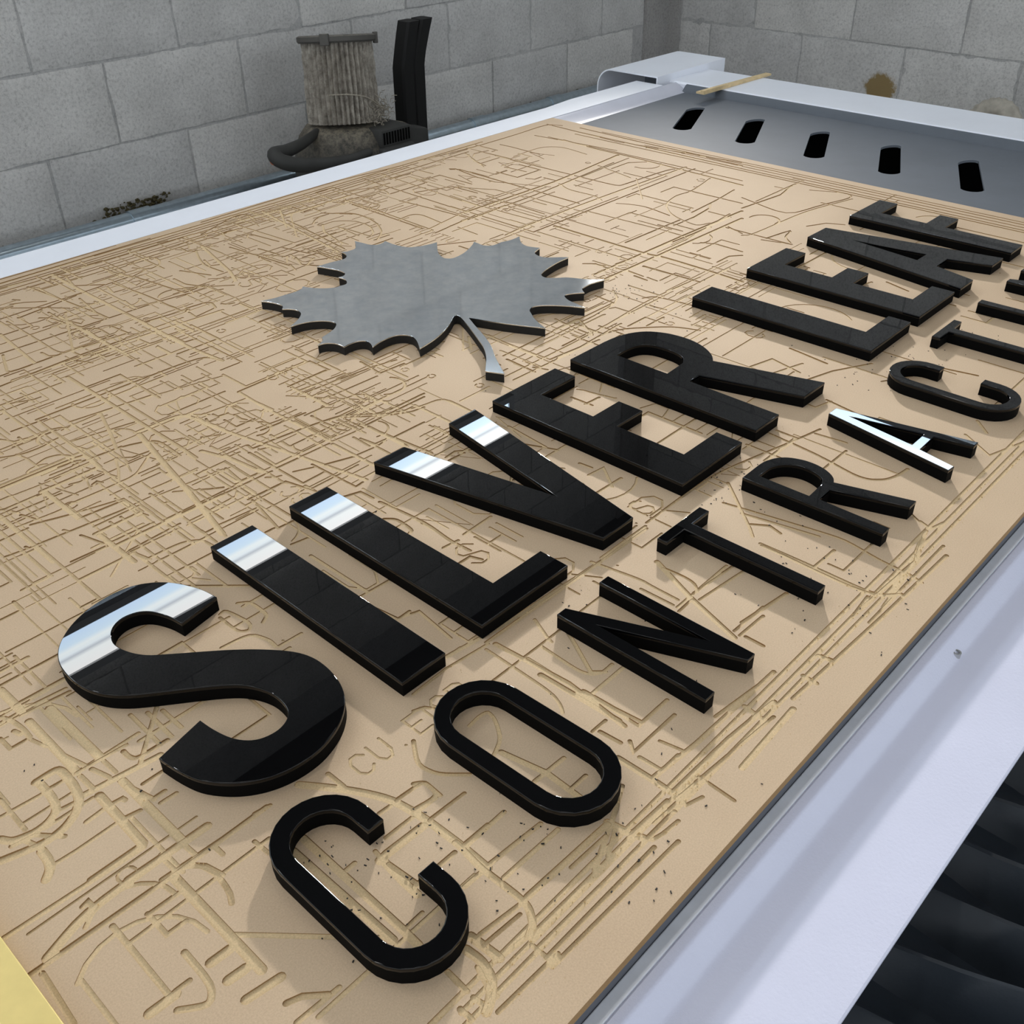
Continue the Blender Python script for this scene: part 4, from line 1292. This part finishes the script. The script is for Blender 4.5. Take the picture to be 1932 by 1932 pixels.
zs_ = [0.0, 0.1, 0.2, 0.27, 0.295, 0.31, 0.33, 0.35, 0.38, 0.415]
new_obj('profile_strip', bar(lambda z: bend(z) - 0.0235 - (0.004 if z > 0.33 else 0) * (z - 0.33) / 0.085, lambda z: 0.0465, zs_, 0.05, 0.0), 'rubber_black', t, None, 40)
new_obj('profile_strip', bar(lambda z: bend(z) + 0.0235 + (0.004 if z > 0.33 else 0) * (z - 0.33) / 0.085, lambda z: 0.0465, zs_, 0.05, 0.004), 'rubber_black', t, None, 40)

# grey hose bend by the far wall
hs = catmull([(0, 0.16, FLOOR_Z + 0.0), (0, 0.15, -0.6), (0, 0.10, -0.40), (0, 0.05, -0.315), (0, 0.0, -0.293), (0, -0.045, -0.32), (0, -0.06, -0.42), (0, -0.06, FLOOR_Z)], 7)
hs = [Vector((p.x, p.y, max(p.z, FLOOR_Z + 0.002) - FLOOR_Z)) for p in hs]
o = new_obj('dust_hose', tube(hs, [0.030 + 0.0035 * (i % 2) for i in range(len(hs))], 14), 'hose_beige', None, (3.2, 0.765, FLOOR_Z), 60)
tag(o, 'bent greyish cloth covered hose rising behind the end rail', 'hose')

# ================================================================== shavings and sawdust on the board
b = bmesh.new()
rc = random.Random(21)
spots = [(1165, 552, 14, 0.010), (1180, 548, 10, 0.02), (620, 1620, 20, 0.02), (700, 1660, 26, 0.03), (830, 1590, 14, 0.02), (1000, 1600, 18, 0.02), (1180, 1650, 26, 0.03),
         (940, 1670, 6, 0.01), (1380, 900, 26, 0.02), (1640, 690, 22, 0.03), (1500, 960, 14, 0.02), (1560, 1080, 16, 0.03), (1700, 690, 22, 0.03), (1050, 620, 16, 0.06),
         (1230, 590, 14, 0.05), (1800, 640, 16, 0.04), (640, 1010, 4, .03), (1120, 1160, 12, 0.03), (1340, 930, 14, .015), (1520, 1180, 16, .03), (1620, 1100, 16, .04), (200, 1480, 10, .06), (1250, 1500, 14, .05)]
for px_, py_, cnt, sd in spots:
    c0 = at(px_, py_, 0)
    for _ in range(cnt):
        x, y = rc.gauss(c0.x, sd), rc.gauss(c0.y, sd)
        if y < BY0 + 0.004:
            continue
        L_ = rc.uniform(0.0003, 0.0011)
        a = rc.uniform(0, 3.14)
        w_ = rc.uniform(0.00015, 0.0004)
        ca, sa = math.cos(a), math.sin(a)
        q = [b.verts.new((x + ca * u - sa * v, y + sa * u + ca * v, z)) for z in (-0.0002, rc.uniform(0.0003, 0.0007)) for u, v in ((-L_, -w_), (L_, -w_), (L_ * .8, w_), (-L_ * .7, w_))]
        for f in ((3, 2, 1, 0), (4, 5, 6, 7), (0, 1, 5, 4), (1, 2, 6, 5), (2, 3, 7, 6), (3, 0, 4, 7)):
            b.faces.new([q[i] for i in f])
o = new_obj('plastic_shavings', b, 'shaving_black')
tag(o, 'tiny black plastic shavings scattered over the engraved fibreboard', 'shavings', kind='stuff')
b = bmesh.new()
for _ in range(2600):
    k = rc.random()
    if k < 0.6:
        x, y = rc.uniform(-0.2, 0.8), rc.gauss(-0.19, 0.014)
    elif k < 0.8:
        x, y = rc.uniform(-0.2, 0.6), rc.gauss(-0.02, 0.012)
    else:
        x, y = rc.uniform(-0.25, 1.2), rc.uniform(-0.2, 0.9)
    if y < BY0 + 0.004:
        continue
    s = rc.uniform(0.0003, 0.0009)
    vs4 = [b.verts.new((x + s * rc.uniform(-1, 1), y + s * rc.uniform(-1, 1), z)) for z in (-0.0008, -0.0008, -0.0008)] + [b.verts.new((x, y, s * 0.7))]
    for f in ((0, 1, 3), (1, 2, 3), (2, 0, 3)):
        b.faces.new([vs4[i] for i in f])
o = new_obj('sawdust', b, 'sawdust')
tag(o, 'fine pale sawdust strewn along the grooves of the fibreboard', 'sawdust', kind='stuff')
